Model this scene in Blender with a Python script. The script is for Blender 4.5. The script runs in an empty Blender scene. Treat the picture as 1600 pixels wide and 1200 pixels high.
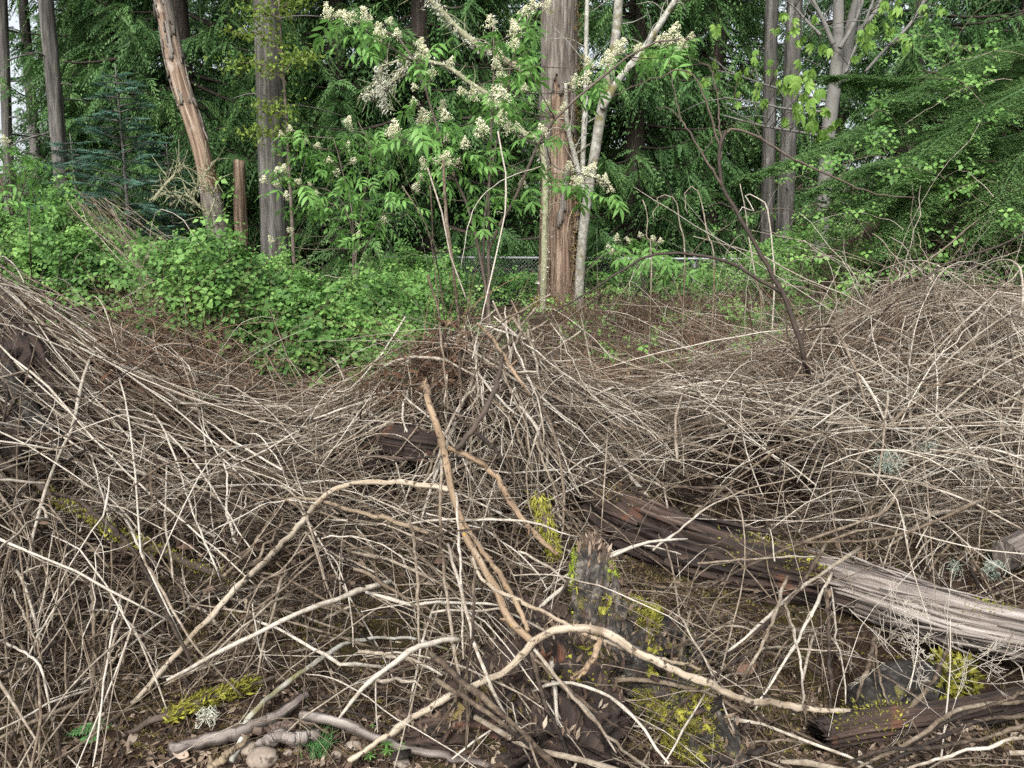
import bpy, math, re
import numpy as np
from mathutils import Vector
R = math.radians
RNG = np.random.default_rng(7)
SC = bpy.context.scene
COL = SC.collection

# ------------------------------------------------------------------ camera, sky, sun, exposure
CAM_H, PITCH, FPX = 1.55, R(9.4), 1209.0
cd = bpy.data.cameras.new('camera'); cam = bpy.data.objects.new('camera', cd); COL.objects.link(cam)
cam.location = (0, 0, CAM_H); cam.rotation_euler = (R(90) - PITCH, 0, 0)
cd.sensor_width = 36; cd.lens = FPX * 36 / 1600; cd.clip_end = 500; cd.clip_start = .05
SC.camera = cam
SUN_EL, SUN_AZ = R(44), R(196)            # soft light from behind the camera, slightly to its left
W = bpy.data.worlds.new('World'); SC.world = W; W.use_nodes = True
wn, wl = W.node_tree.nodes, W.node_tree.links
bg = wn['Background']
sky = wn.new('ShaderNodeTexSky'); sky.sky_type = 'NISHITA'; sky.sun_disc = False
sky.sun_elevation = SUN_EL; sky.sun_rotation = SUN_AZ; sky.air_density = 1.0; sky.dust_density = 5.0; sky.ozone_density = 1.0
hs = wn.new('ShaderNodeHueSaturation'); hs.inputs['Saturation'].default_value = .32
wl.new(sky.outputs[0], hs.inputs['Color']); wl.new(hs.outputs[0], bg.inputs[0])
bg.inputs[1].default_value = .15
sl = bpy.data.lights.new('sun', 'SUN'); sl.energy = 1.5; sl.angle = R(18); sl.color = (1, .98, .95)
so = bpy.data.objects.new('sun', sl); COL.objects.link(so)
sd = Vector((math.sin(SUN_AZ) * math.cos(SUN_EL), math.cos(SUN_AZ) * math.cos(SUN_EL), math.sin(SUN_EL)))
so.rotation_euler = sd.to_track_quat('Z', 'Y').to_euler()
SC.view_settings.view_transform = 'Standard'; SC.view_settings.look = 'None'
SC.view_settings.exposure = 1.05; SC.view_settings.gamma = 1; SC.view_settings.use_curve_mapping = False
SC.cycles.max_bounces = 5; SC.cycles.diffuse_bounces = 4; SC.cycles.glossy_bounces = 2
SC.cycles.transmission_bounces = 3; SC.cycles.use_denoising = False
SC.cycles.caustics_reflective = False; SC.cycles.caustics_refractive = False

# ------------------------------------------------------------------ noise, ground, pixel <-> place
def _h(ix, iy, s):
    n = (ix.astype(np.int64) * 374761393 + iy.astype(np.int64) * 668265263 + s * 974711) & 0xffffffff
    n = ((n ^ (n >> 13)) * 1274126177) & 0xffffffff
    return ((n ^ (n >> 16)) & 0xffff) / 65535.0
def vnoise(x, y, s=0):
    ix, iy = np.floor(x), np.floor(y); fx, fy = x - ix, y - iy
    fx, fy = fx * fx * (3 - 2 * fx), fy * fy * (3 - 2 * fy)
    a, b, c, d = _h(ix, iy, s), _h(ix + 1, iy, s), _h(ix, iy + 1, s), _h(ix + 1, iy + 1, s)
    return (a * (1 - fx) + b * fx) * (1 - fy) + (c * (1 - fx) + d * fx) * fy
def fbm(x, y, o=4, s=0):
    r, a, t = 0, .5, 0
    for k in range(o):
        r = r + a * vnoise(x * 2 ** k, y * 2 ** k, s + k * 17); t += a; a *= .5
    return r / t
BUMPS = [(-3.45, 4.15, 1.15, .84, .8), (-2.55, 6.1, .62, .6, .5), (-.24, 4.35, .64, .43, .38), (2.95, 5.2, .68, .85, .75),
         (8.4, 9.8, 3.9, 2.4, 2.2), (-6.0, 8.6, .7, 1.9, 1.6), (-1.2, 2.7, .14, .5, .35), (.45, 2.75, .13, .45, .3), (-2.0, 2.8, .18, .7, .4),
         (1.55, 2.72, -.16, .35, .22)]
def H(x, y, fine=False):
    x = np.asarray(x, float); y = np.asarray(y, float)
    z = np.interp(y, [-50, 0, 2, 3, 4, 5, 6, 8, 11.5, 13, 20, 35, 60, 200], [-.15, -.12, .0, .2, .4, .4, .42, .56, .78, .68, .8, 2.6, 7.5, 22])
    for cx, cy, a, sx, sy in BUMPS:
        z = z + a * np.exp(-.5 * (((x - cx) / sx) ** 2 + ((y - cy) / sy) ** 2))
    if fine:
        k = np.clip((y - 1.6) / .6, .15, 1)
        z = z + k * (.12 * (fbm(x * 2.2, y * 2.2, 4, 3) - .5) + .05 * (fbm(x * 9, y * 9, 3, 9) - .5))
    return z
CARVE = [(-2.6, 3.85, .85, .5, .4), (-3.4, 4.3, .45, .8, .8), (-1.7, 4.1, .3, .6, .5), (-.26, 4.3, .55, .42, .36), (1.5, 4.5, .95, .5, .4), (2.9, 5.2, .45, .9, .7), (2.6, 4.4, .32, .8, .4),
         (1.5, 2.62, .3, .35, .16), (-.6, 3.5, .18, .5, .4), (-1.5, 2.95, .16, .4, .3), (.8, 4.6, .2, .6, .5), (-1.3, 5.0, .18, 1.2, .5)]
def HG(x, y, fine=False):
    z = H(x, y, fine); k = .75 + .5 * fbm(np.asarray(x, float) * 2, np.asarray(y, float) * 2, 2, 77)
    for cx, cy, a, sx, sy in CARVE: z = z - k * a * np.exp(-.5 * (((x - cx) / sx) ** 2 + ((y - cy) / sy) ** 2))
    return z
CP, SP = math.cos(PITCH), math.sin(PITCH)
def raydir(px, py):
    a = (np.asarray(px, float) - 800) / FPX; b = -(np.asarray(py, float) - 600) / FPX
    return np.stack([a, CP + b * SP, -SP + b * CP], -1)
def at(px, py, Y):
    d = raydir(px, py); return np.array([0, 0, CAM_H]) + d * (np.asarray(Y, float) / d[..., 1])[..., None]
_T = np.concatenate([np.linspace(1.3, 9, 260), np.geomspace(9.05, 90, 90)])
def on(px, py, off=0.0):
    """Where the line of sight meets the ground, moved OFF metres back towards the viewer."""
    d = np.atleast_2d(raydir(px, py)); P = np.array([0, 0, CAM_H]) + d[:, None, :] * _T[None, :, None]
    hit = P[..., 2] < H(P[..., 0], P[..., 1]); i = np.where(hit.any(1), hit.argmax(1), len(_T) - 1)
    t = _T[i] - np.asarray(off) / np.linalg.norm(d, axis=1)
    r = np.array([0, 0, CAM_H]) + d * t[:, None]
    return r if np.ndim(px) else r[0]
def proj(P):
    P = np.asarray(P, float); x, y, z = P[..., 0], P[..., 1], P[..., 2] - CAM_H
    dep = y * CP - z * SP; up = y * SP + z * CP
    return 800 + FPX * x / dep, 600 - FPX * up / dep

# ------------------------------------------------------------------ objects
def mesh_np(name, V, T=None, Q=None, tone=None, fib=None, smooth=False, mats=(), mi=None):
    me = bpy.data.meshes.new(name)
    T = np.zeros((0, 3), int) if T is None else np.asarray(T).reshape(-1, 3)
    Q = np.zeros((0, 4), int) if Q is None else np.asarray(Q).reshape(-1, 4)
    V = np.asarray(V, np.float32)
    loops = np.concatenate([T.ravel(), Q.ravel()]).astype(np.int32)
    starts = np.concatenate([np.arange(len(T)) * 3, len(T) * 3 + np.arange(len(Q)) * 4]).astype(np.int32)
    me.vertices.add(len(V)); me.vertices.foreach_set('co', V.ravel())
    me.loops.add(len(loops)); me.loops.foreach_set('vertex_index', loops)
    me.polygons.add(len(starts)); me.polygons.foreach_set('loop_start', starts)
    if smooth: me.polygons.foreach_set('use_smooth', np.ones(len(starts), bool))
    for m in mats: me.materials.append(m)
    if mi is not None: me.polygons.foreach_set('material_index', np.asarray(mi, np.int32))
    if tone is not None:
        a = me.attributes.new('tone', 'FLOAT', 'POINT'); a.data.foreach_set('value', np.asarray(tone, np.float32))
    if fib is not None:
        a = me.attributes.new('fib', 'FLOAT_VECTOR', 'POINT'); a.data.foreach_set('vector', np.asarray(fib, np.float32).ravel())
    me.update(calc_edges=True)
    return me
def link(name, me, parent=None, loc=None):
    o = bpy.data.objects.new(name, me); COL.objects.link(o)
    if parent is not None: o.parent = parent
    if loc is not None: o.location = loc
    return o
def tag(o, label, cat, group=None, kind=None):
    o['label'] = label; o['category'] = cat
    if group: o['group'] = group
    if kind: o['kind'] = kind
    return o
def thing(name, label, cat, loc=(0, 0, 0), group=None):
    o = bpy.data.objects.new(name, None); COL.objects.link(o); o.location = loc
    o.empty_display_size = .1
    return tag(o, label, cat, group)
class Acc:
    """Collects vertices and faces; build() links them as one mesh object, its origin at ORG."""
    def __init__(s): s.V, s.T, s.Q, s.tone, s.fib, s.n = [], [], [], [], [], 0
    def add(s, V, T=None, Q=None, tone=0.5, fib=None):
        V = np.asarray(V, float).reshape(-1, 3)
        if T is not None and len(T): s.T.append(np.asarray(T).reshape(-1, 3) + s.n)
        if Q is not None and len(Q): s.Q.append(np.asarray(Q).reshape(-1, 4) + s.n)
        s.V.append(V); s.tone.append(np.broadcast_to(np.asarray(tone, float), (len(V),)))
        s.fib.append(V if fib is None else fib); s.n += len(V); return s
    def mesh(s, name, mat, smooth=False, org=(0, 0, 0)):
        c = lambda l, w: np.concatenate(l) if l else np.zeros((0, w), int)
        return mesh_np(name, np.concatenate(s.V) - np.asarray(org), c(s.T, 3), c(s.Q, 4), np.concatenate(s.tone), np.concatenate(s.fib), smooth, [mat] if mat else [])
    def build(s, name, mat, parent=None, smooth=False, org=(0, 0, 0), loc=None):
        return link(name, s.mesh(name, mat, smooth, org), parent, loc)
def unit(v): return v / np.maximum(np.linalg.norm(v, axis=-1, keepdims=True), 1e-9)
def smooth_path(P, n):
    """n points on a Catmull-Rom curve through P."""
    P = np.asarray(P, float)
    if len(P) == 2: return P[0] + (P[1] - P[0]) * np.linspace(0, 1, n)[:, None]
    E = np.concatenate([[2 * P[0] - P[1]], P, [2 * P[-1] - P[-2]]])
    d = np.concatenate([[0], np.cumsum(np.linalg.norm(np.diff(P, axis=0), axis=1))]); d /= d[-1]
    u = np.linspace(0, 1, n); i = np.clip(np.searchsorted(d, u, 'right') - 1, 0, len(P) - 2)
    t = ((u - d[i]) / np.maximum(d[i + 1] - d[i], 1e-9))[:, None]
    a, b, c, e = E[i], E[i + 1], E[i + 2], E[i + 3]
    return .5 * (2 * b + (c - a) * t + (2 * a - 5 * b + 4 * c - e) * t * t + (3 * b - a - 3 * c + e) * t ** 3)
def tubes(P, Rr, k=5, caps=True):
    """P (S,N,3), Rr (S,N): S tubes of k sides. Returns V, T, Q, fib."""
    P = np.asarray(P, float); S, N = P.shape[:2]
    tn = unit(np.gradient(P, axis=1)); mt = unit(tn.mean(1))
    ref = np.zeros((S, 3)); ref[np.arange(S), np.abs(mt).argmin(1)] = 1
    u = unit(np.cross(tn, ref[:, None, :])); v = np.cross(tn, u)
    a = np.arange(k) * 2 * np.pi / k
    Rr = np.asarray(Rr, float)
    rr = Rr[..., None] if Rr.ndim == 2 else Rr          # (S,N,1) or (S,N,k)
    V = P[:, :, None, :] + u[:, :, None, :] * (np.cos(a) * rr)[..., None] + v[:, :, None, :] * (np.sin(a) * rr)[..., None]
    ln = np.concatenate([np.zeros((S, 1)), np.cumsum(np.linalg.norm(np.diff(P, axis=1), axis=2), 1)], 1)
    off = (np.arange(S) * 3.7)[:, None, None]
    fib = np.stack([np.broadcast_to(np.cos(a) * rr, (S, N, k)), np.broadcast_to(np.sin(a) * rr, (S, N, k)), np.broadcast_to(ln[..., None] + off, (S, N, k))], -1)
    s, n, j = np.meshgrid(np.arange(S), np.arange(N - 1), np.arange(k), indexing='ij')
    f = lambda s_, n_, j_: ((s_ * N + n_) * k + j_ % k).ravel()
    Q = np.stack([f(s, n, j), f(s, n, j + 1), f(s, n + 1, j + 1), f(s, n + 1, j)], 1)
    T = np.zeros((0, 3), int)
    if caps:
        s0 = np.arange(S)[:, None]; j0 = np.arange(1, k - 1)[None, :]
        g = lambda n_, j_: ((s0 * N + n_) * k + j_ + 0 * s0)
        T = np.concatenate([np.stack([g(0, 0 * j0), g(0, j0 + 1), g(0, j0)], -1).reshape(-1, 3), np.stack([g(N - 1, 0 * j0), g(N - 1, j0), g(N - 1, j0 + 1)], -1).reshape(-1, 3)])
    return V.reshape(-1, 3), T, Q, fib.reshape(-1, 3)
def rep(t, m): return np.repeat(np.asarray(t, float), m)
def kites(B, D, Nn, L, Wd, fold=.15, mid=.42, tone=.5):
    """Folded pointed leaves: base B, direction D, face normal Nn."""
    B, D, Nn = np.asarray(B, float), unit(np.asarray(D, float)), np.asarray(Nn, float)
    L = np.broadcast_to(L, (len(B),))[:, None]; Wd = np.broadcast_to(Wd, (len(B),))[:, None]
    s = unit(np.cross(D, Nn)); n = np.cross(s, D)
    m = B + D * L * mid + n * fold * Wd
    V = np.stack([B, m + s * Wd * .5, B + D * L - n * fold * Wd * .6, m - s * Wd * .5], 1).reshape(-1, 3)
    i = np.arange(len(B))[:, None] * 4
    T = np.concatenate([i + [0, 1, 2], i + [0, 2, 3]])
    return V, T, np.repeat(np.broadcast_to(tone, (len(B),)), 4)
def leaf_big(L, Wd, droop=.25, fold=.12):
    """One pointed leaf with midrib, five stations, along +X; returns V, T."""
    xs = np.array([0, .2, .45, .72, 1.]) * L; ws = np.array([.04, .36, .5, .36, 0]) * Wd
    zs = -droop * (xs / L) ** 2 * L
    V, T = [], []
    for x, w, z in zip(xs, ws, zs): V += [(x, w, z + fold * w * 2), (x, 0, z), (x, -w, z + fold * w * 2)]
    for i in range(4):
        a = i * 3; b = a + 3
        T += [(a, a + 1, b + 1), (a, b + 1, b), (a + 1, a + 2, b + 2), (a + 1, b + 2, b + 1)]
    return np.array(V), np.array(T)
def rot_to(V, X, Z):
    X = unit(np.asarray(X, float)); Y = unit(np.cross(Z, X)); Zz = np.cross(X, Y)
    return V[:, :1] * X + V[:, 1:2] * Y + V[:, 2:3] * Zz
def rdir(n, up=None, rng=RNG):
    v = unit(rng.normal(size=(n, 3)))
    if up is not None: v = unit(v + np.array([0, 0, up]))
    return v

# ------------------------------------------------------------------ materials
def mat(name, stops, rough=.75, noise=(6, .35), bump=(0, 0), fibre=None, trans=0, spec=.3, spots=None, tonal=1.0):
    """Colour ramp over the tone attribute, shifted by noise. fibre = scale along / across a grain; spots = (colour, scale, threshold, soft)."""
    m = bpy.data.materials.new(name); m.use_nodes = True
    n, l = m.node_tree.nodes, m.node_tree.links
    p = n['Principled BSDF']; out = n['Material Output']
    p.inputs['Roughness'].default_value = rough; p.inputs['Specular IOR Level'].default_value = spec
    at_ = n.new('ShaderNodeAttribute'); at_.attribute_name = 'tone'
    if fibre:
        fa = n.new('ShaderNodeAttribute'); fa.attribute_name = 'fib'
        mp = n.new('ShaderNodeMapping'); mp.inputs['Scale'].default_value = (fibre[0], fibre[0], fibre[1])
        l.new(fa.outputs['Vector'], mp.inputs['Vector']); co = mp.outputs[0]; nscale = 1
    else:
        tc = n.new('ShaderNodeTexCoord'); co = tc.outputs['Object']; nscale = noise[0]
    nz = n.new('ShaderNodeTexNoise'); nz.inputs['Scale'].default_value = nscale; nz.inputs['Detail'].default_value = 5; nz.inputs['Roughness'].default_value = .62
    l.new(co, nz.inputs['Vector'])
    a = n.new('ShaderNodeMath'); a.operation = 'MULTIPLY_ADD'; k_ = noise[1] * (1.9 if fibre else 1.3); a.inputs[1].default_value = k_ * 2; a.inputs[2].default_value = -k_
    l.new(nz.outputs['Fac'], a.inputs[0])
    b = n.new('ShaderNodeMath'); b.operation = 'ADD'; b.use_clamp = True
    l.new(at_.outputs['Fac'], b.inputs[0]); l.new(a.outputs[0], b.inputs[1])
    rp = n.new('ShaderNodeValToRGB'); el = rp.color_ramp.elements
    while len(el) > 1: el.remove(el[-1])
    for i, (pos, c) in enumerate(stops):
        e = el[0] if i == 0 else el.new(pos)
        e.position = pos; e.color = (*c, 1)
    l.new(b.outputs[0], rp.inputs['Fac']); colr = rp.outputs[0]
    if spots:
        for sc_, th, soft, c in spots:
            n2 = n.new('ShaderNodeTexNoise'); n2.inputs['Scale'].default_value = sc_; n2.inputs['Detail'].default_value = 4
            tc2 = n.new('ShaderNodeTexCoord'); l.new(tc2.outputs['Object'], n2.inputs['Vector'])
            mr = n.new('ShaderNodeMapRange'); mr.inputs['From Min'].default_value = th; mr.inputs['From Max'].default_value = th + soft
            l.new(n2.outputs['Fac'], mr.inputs['Value'])
            mx = n.new('ShaderNodeMix'); mx.data_type = 'RGBA'; mx.inputs['B'].default_value = (*c, 1)
            l.new(mr.outputs[0], mx.inputs['Factor']); l.new(colr, mx.inputs['A']); colr = mx.outputs['Result']
    l.new(colr, p.inputs['Base Color'])
    if bump[0]:
        bp = n.new('ShaderNodeBump'); bp.inputs['Strength'].default_value = bump[0]; bp.inputs['Distance'].default_value = bump[1]
        l.new(nz.outputs['Fac'], bp.inputs['Height']); l.new(bp.outputs[0], p.inputs['Normal'])
    if trans:
        tr = n.new('ShaderNodeBsdfTranslucent'); l.new(colr, tr.inputs['Color'])
        ms = n.new('ShaderNodeMixShader'); ms.inputs[0].default_value = trans
        l.new(p.outputs[0], ms.inputs[1]); l.new(tr.outputs[0], ms.inputs[2]); l.new(ms.outputs[0], out.inputs['Surface'])
    return m
M = {}
M['stick'] = mat('dead_stalk_bark', [(0, (.016, .012, .01)), (.22, (.055, .039, .027)), (.45, (.128, .098, .067)), (.7, (.222, .186, .142)), (1, (.42, .385, .325))], .85, (46, .42), (.7, .005))
M['peeled'] = mat('peeled_wood', [(0, (.11, .07, .044)), (.5, (.25, .18, .115)), (1, (.42, .355, .27))], .85, (1, .3), (.4, .003), fibre=(110, 7), spots=[(30, .66, .06, (.42, .25, .02)), (55, .58, .08, (.06, .042, .03))])
M['bare_pale'] = mat('bleached_wood', [(0, (.1, .075, .05)), (.5, (.23, .178, .12)), (1, (.42, .365, .285))], .9, (1, .4), (.7, .004), fibre=(110, 7), spots=[(50, .57, .08, (.075, .055, .038)), (9, .6, .1, (.17, .13, .09))])
M['dark_twig'] = mat('dark_sapling_bark', [(0, (.03, .022, .017)), (.5, (.075, .056, .043)), (1, (.2, .17, .14))], .75, (25, .25), (.3, .003))
M['grey_log'] = mat('weathered_log', [(0, (.03, .025, .021)), (.35, (.09, .074, .064)), (.7, (.23, .2, .178)), (1, (.42, .4, .375))], .8, (1, .5), (.9, .012), fibre=(34, 1.1))
M['dark_log'] = mat('rotten_dark_log', [(0, (.006, .005, .0045)), (.4, (.024, .017, .014)), (.75, (.055, .036, .028)), (1, (.13, .095, .075))], .85, (1, .45), (1, .015), fibre=(28, 1.6), spots=[(7, .62, .1, (.11, .05, .03))])
M['char'] = mat('stump_bark', [(0, (.006, .0055, .005)), (.45, (.024, .021, .0185)), (.75, (.055, .048, .041)), (1, (.135, .12, .105))], .9, (26, .95), (1, .02), spots=[(9, .6, .1, (.07, .038, .022)), (16, .62, .08, (.12, .11, .03))])
M['fir_bark'] = mat('fir_bark', [(0, (.018, .017, .015)), (.45, (.068, .063, .056)), (.8, (.14, .134, .122)), (1, (.22, .215, .2))], .9, (1, .55), (1, .04), fibre=(16, 1.6), spots=[(2.2, .62, .12, (.10, .11, .06))])
M['cedar_bark'] = mat('cedar_bark', [(0, (.02, .016, .013)), (.6, (.06, .047, .038)), (1, (.12, .1, .085))], .9, (1, .5), (.9, .03), fibre=(20, 1))
M['snag_wood'] = mat('snag_wood', [(0, (.03, .02, .014)), (.35, (.12, .08, .055)), (.65, (.235, .17, .12)), (1, (.42, .365, .3))], .8, (1, .55), (1, .02), fibre=(26, 1.3), spots=[(2.4, .6, .1, (.33, .28, .23))])
M['snag_bark'] = mat('snag_bark', [(0, (.022, .018, .015)), (.5, (.095, .08, .066)), (1, (.22, .2, .175))], .9, (1, .5), (1, .03), fibre=(26, 2.6), spots=[(5, .6, .1, (.12, .12, .055))])
M['lichen_bark'] = mat('lichen_bark', [(0, (.07, .06, .048)), (.4, (.19, .18, .15)), (.7, (.36, .36, .32)), (1, (.5, .51, .46))], .9, (14, .5), (.8, .01), spots=[(6, .58, .1, (.13, .12, .05))])
M['maple_bark'] = mat('maple_bark', [(0, (.06, .058, .052)), (.5, (.13, .126, .115)), (1, (.22, .215, .195))], .8, (10, .3), (.3, .01))
M['mossy_limb'] = mat('mossy_limb', [(0, (.06, .05, .03)), (.5, (.2, .2, .12)), (1, (.36, .37, .26))], .95, (22, .5), (.8, .01))
def foliage(name, a, b, c, trans=.25, rough=.55): return mat(name, [(0, a), (.5, b), (1, c)], rough, (1.1, .22), trans=trans, spec=.25)
M['cedar'] = foliage('cedar_sprays', (.034, .076, .026), (.076, .162, .052), (.15, .26, .08), .28)
M['fir'] = foliage('fir_needles', (.02, .05, .034), (.045, .11, .075), (.085, .17, .115), .12)
M['hemlock'] = foliage('hemlock_needles', (.05, .105, .036), (.105, .2, .072), (.18, .3, .105), .28)
M['bramble'] = foliage('bramble_leaves', (.042, .1, .024), (.11, .235, .055), (.25, .43, .115), .35)
M['elder'] = foliage('elder_leaves', (.085, .2, .04), (.165, .345, .085), (.27, .48, .15), .45, .45)
M['maple'] = foliage('maple_leaves', (.1, .19, .035), (.17, .31, .06), (.27, .42, .1), .42)
M['hazel'] = foliage('hazel_leaves', (.1, .15, .03), (.17, .25, .045), (.27, .35, .07), .4)
M['bloom'] = mat('elder_bloom', [(0, (.6, .62, .34)), (.5, (.84, .83, .62)), (1, (.88, .87, .74))], .7, (30, .2), trans=.25)
M['moss'] = mat('moss', [(0, (.06, .055, .014)), (.4, (.18, .172, .028)), (.75, (.3, .29, .045)), (1, (.42, .41, .08))], .9, (14, .3), trans=.2)
M['moss_green'] = mat('bright_moss', [(0, (.08, .11, .01)), (.5, (.19, .25, .02)), (1, (.3, .38, .04))], .9, (20, .3), trans=.2)
M['moss_brown'] = mat('brown_moss', [(0, (.05, .032, .014)), (.5, (.115, .082, .034)), (1, (.2, .165, .06))], .95, (9, .35))
M['lichen'] = mat('pale_lichen', [(0, (.3, .31, .24)), (1, (.55, .55, .46))], .9, (20, .2))
M['lichen_green'] = mat('grey_green_lichen', [(0, (.2, .24, .2)), (1, (.36, .4, .33))], .9, (20, .2))
M['grass'] = foliage('grass_blades', (.05, .16, .05), (.1, .27, .08), (.2, .4, .15), .3)
M['dry'] = mat('dry_litter', [(0, (.03, .021, .015)), (.35, (.085, .056, .038)), (.7, (.19, .14, .1)), (1, (.36, .3, .23))], .85, (12, .2))
M['leaf_dead'] = mat('dead_leaf', [(0, (.09, .05, .035)), (.5, (.2, .125, .085)), (1, (.4, .32, .25))], .8, (18, .3), (.3, .004))
M['stone'] = mat('stone', [(0, (.1, .078, .06)), (.5, (.21, .17, .135)), (1, (.34, .3, .25))], .85, (28, .5), (.4, .003), spots=[(40, .56, .1, (.06, .045, .032))])
M['steel'] = mat('galvanised_steel', [(0, (.2, .21, .22)), (1, (.36, .37, .38))], .5, (20, .2)); M['steel'].node_tree.nodes['Principled BSDF'].inputs['Metallic'].default_value = .6
def ground_mat():
    m = bpy.data.materials.new('forest_soil'); m.use_nodes = True
    n, l = m.node_tree.nodes, m.node_tree.links; p = n['Principled BSDF']; p.inputs['Roughness'].default_value = .95; p.inputs['Specular IOR Level'].default_value = .15
    tc = n.new('ShaderNodeTexCoord')
    def nz(s, d=6):
        x = n.new('ShaderNodeTexNoise'); x.inputs['Scale'].default_value = s; x.inputs['Detail'].default_value = d; x.inputs['Roughness'].default_value = .65
        l.new(tc.outputs['Object'], x.inputs['Vector']); return x.outputs['Fac']
    def ramp(f, st):
        r = n.new('ShaderNodeValToRGB'); e = r.color_ramp.elements; e[0].position, e[0].color = st[0][0], (*st[0][1], 1); e[1].position, e[1].color = st[1][0], (*st[1][1], 1)
        for ps, c in st[2:]: k = e.new(ps); k.color = (*c, 1)
        l.new(f, r.inputs[0]); return r.outputs[0]
    soil = ramp(nz(22), [(.3, (.014, .0095, .007)), (.75, (.1, .066, .045)), (.5, (.04, .026, .018))])
    moss = ramp(nz(60), [(.3, (.03, .025, .009)), (.7, (.11, .09, .032))])
    mk = n.new('ShaderNodeMapRange'); mk.inputs['From Min'].default_value = .52; mk.inputs['From Max'].default_value = .62; l.new(nz(2.3, 5), mk.inputs['Value'])
    mx = n.new('ShaderNodeMix'); mx.data_type = 'RGBA'; l.new(mk.outputs[0], mx.inputs['Factor']); l.new(soil, mx.inputs['A']); l.new(moss, mx.inputs['B'])
    l.new(mx.outputs['Result'], p.inputs['Base Color'])
    b = n.new('ShaderNodeBump'); b.inputs['Strength'].default_value = 1; b.inputs['Distance'].default_value = .03; l.new(nz(45), b.inputs['Height']); l.new(b.outputs[0], p.inputs['Normal'])
    return m

# ------------------------------------------------------------------ ground
def axis(lo, near0, near1, hi, st):
    a = list(np.arange(near0, near1, st)); s = st
    while a[-1] < hi: s *= 1.09; a.append(a[-1] + s)
    s = st
    while a[0] > lo: s *= 1.09; a.insert(0, a[0] - s)
    return np.array(a)
gx, gy = axis(-160, -4.2, 4.2, 160, .045), axis(-40, 1.6, 6.5, 260, .04)
XX, YY = np.meshgrid(gx, gy); ZZ = HG(XX, YY, True)
nx, ny = len(gx), len(gy); ii, jj = np.meshgrid(np.arange(nx - 1), np.arange(ny - 1)); b0 = (jj * nx + ii).ravel()
g = link('ground', mesh_np('ground', np.stack([XX, YY, ZZ], -1).reshape(-1, 3), None, np.stack([b0, b0 + 1, b0 + nx + 1, b0 + nx], 1), smooth=True, mats=[ground_mat()]))
g['kind'] = 'structure'

# ------------------------------------------------------------------ trunks and conifers
def trunk_geo(P, rad, k=20, n=40, amp=.06, f=3.0, lf=1.5, flare=0, seed=0, rag=0):
    P = smooth_path(P, n); s = np.linspace(0, 1, n)
    r = np.interp(s, np.linspace(0, 1, len(rad)), rad)
    if flare: r = r * (1 + flare * np.exp(-s * 14))
    a = np.arange(k) * 2 * np.pi / k
    L = np.linalg.norm(P[-1] - P[0])
    nn = fbm(np.cos(a)[None] * f + 11 + seed, np.sin(a)[None] * f + s[:, None] * L * lf + seed * 3.1, 3, seed) - .5
    rr = r[:, None] * (1 + amp * 2 * nn)
    V, T, Q, fib = tubes(P[None], rr[None], k)
    if rag:                                             # torn top: lift the last ring unevenly
        ax = unit(P[-1] - P[-2]); V[-k:] += ax * (RNG.random(k)[:, None] * rag); V[-2 * k:-k] += ax * (RNG.random(k)[:, None] * rag * .3)
    return V, T, Q, fib
def put(name, geo, m, parent=None, org=(0, 0, 0), loc=None, smooth=True, tone=.5):
    return Acc().add(geo[0], geo[1], geo[2], tone, geo[3]).build(name, m, parent, smooth, org, loc)

def sprays(B, D, L, n_side, wid, droop, rng, tone, side_len=.34, flat=None):
    """Feathery conifer sprays: a drooping axis from B along D with alternate narrow leaflets."""
    n = len(B); t = (np.arange(n_side) + .5) / n_side
    D = unit(D); up = np.array([0, 0, 1.])
    Lc = L[:, None]
    ax = lambda u: B[:, None, :] + D[:, None, :] * (Lc * u)[..., None] - up * (droop[:, None] * Lc * u ** 1.7)[..., None]
    base = ax(t[None] + 0 * Lc); tng = unit(ax(t[None] + .02 + 0 * Lc) - base)
    nrm = unit(np.cross(D, up) * rng.normal(0, .7, (n, 1)) + up + rng.normal(0, .35, (n, 3)))
    sd = unit(np.cross(tng, nrm[:, None, :]))
    out = []
    for sgn in (-1, 1):
        d = unit(tng * .8 + sd * sgn * rng.uniform(.35, .85, (n, n_side, 1)) - up * rng.uniform(.0, .5, (n, n_side, 1)))
        ln = L[:, None] * side_len * (1.05 - .75 * t[None]) * rng.uniform(.7, 1.2, (n, n_side))
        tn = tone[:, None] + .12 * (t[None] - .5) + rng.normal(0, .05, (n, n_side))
        out.append((base.reshape(-1, 3), d.reshape(-1, 3), np.repeat(nrm, n_side, 0), ln.ravel(), wid * rng.uniform(.7, 1.2, n * n_side), tn.ravel()))
    out.append((B + 0, unit(ax(np.full((n, 1), 1.))[:, 0] - B), nrm, L, np.full(n, wid), tone + .1))
    return [np.concatenate(x) for x in zip(*out)]
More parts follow.
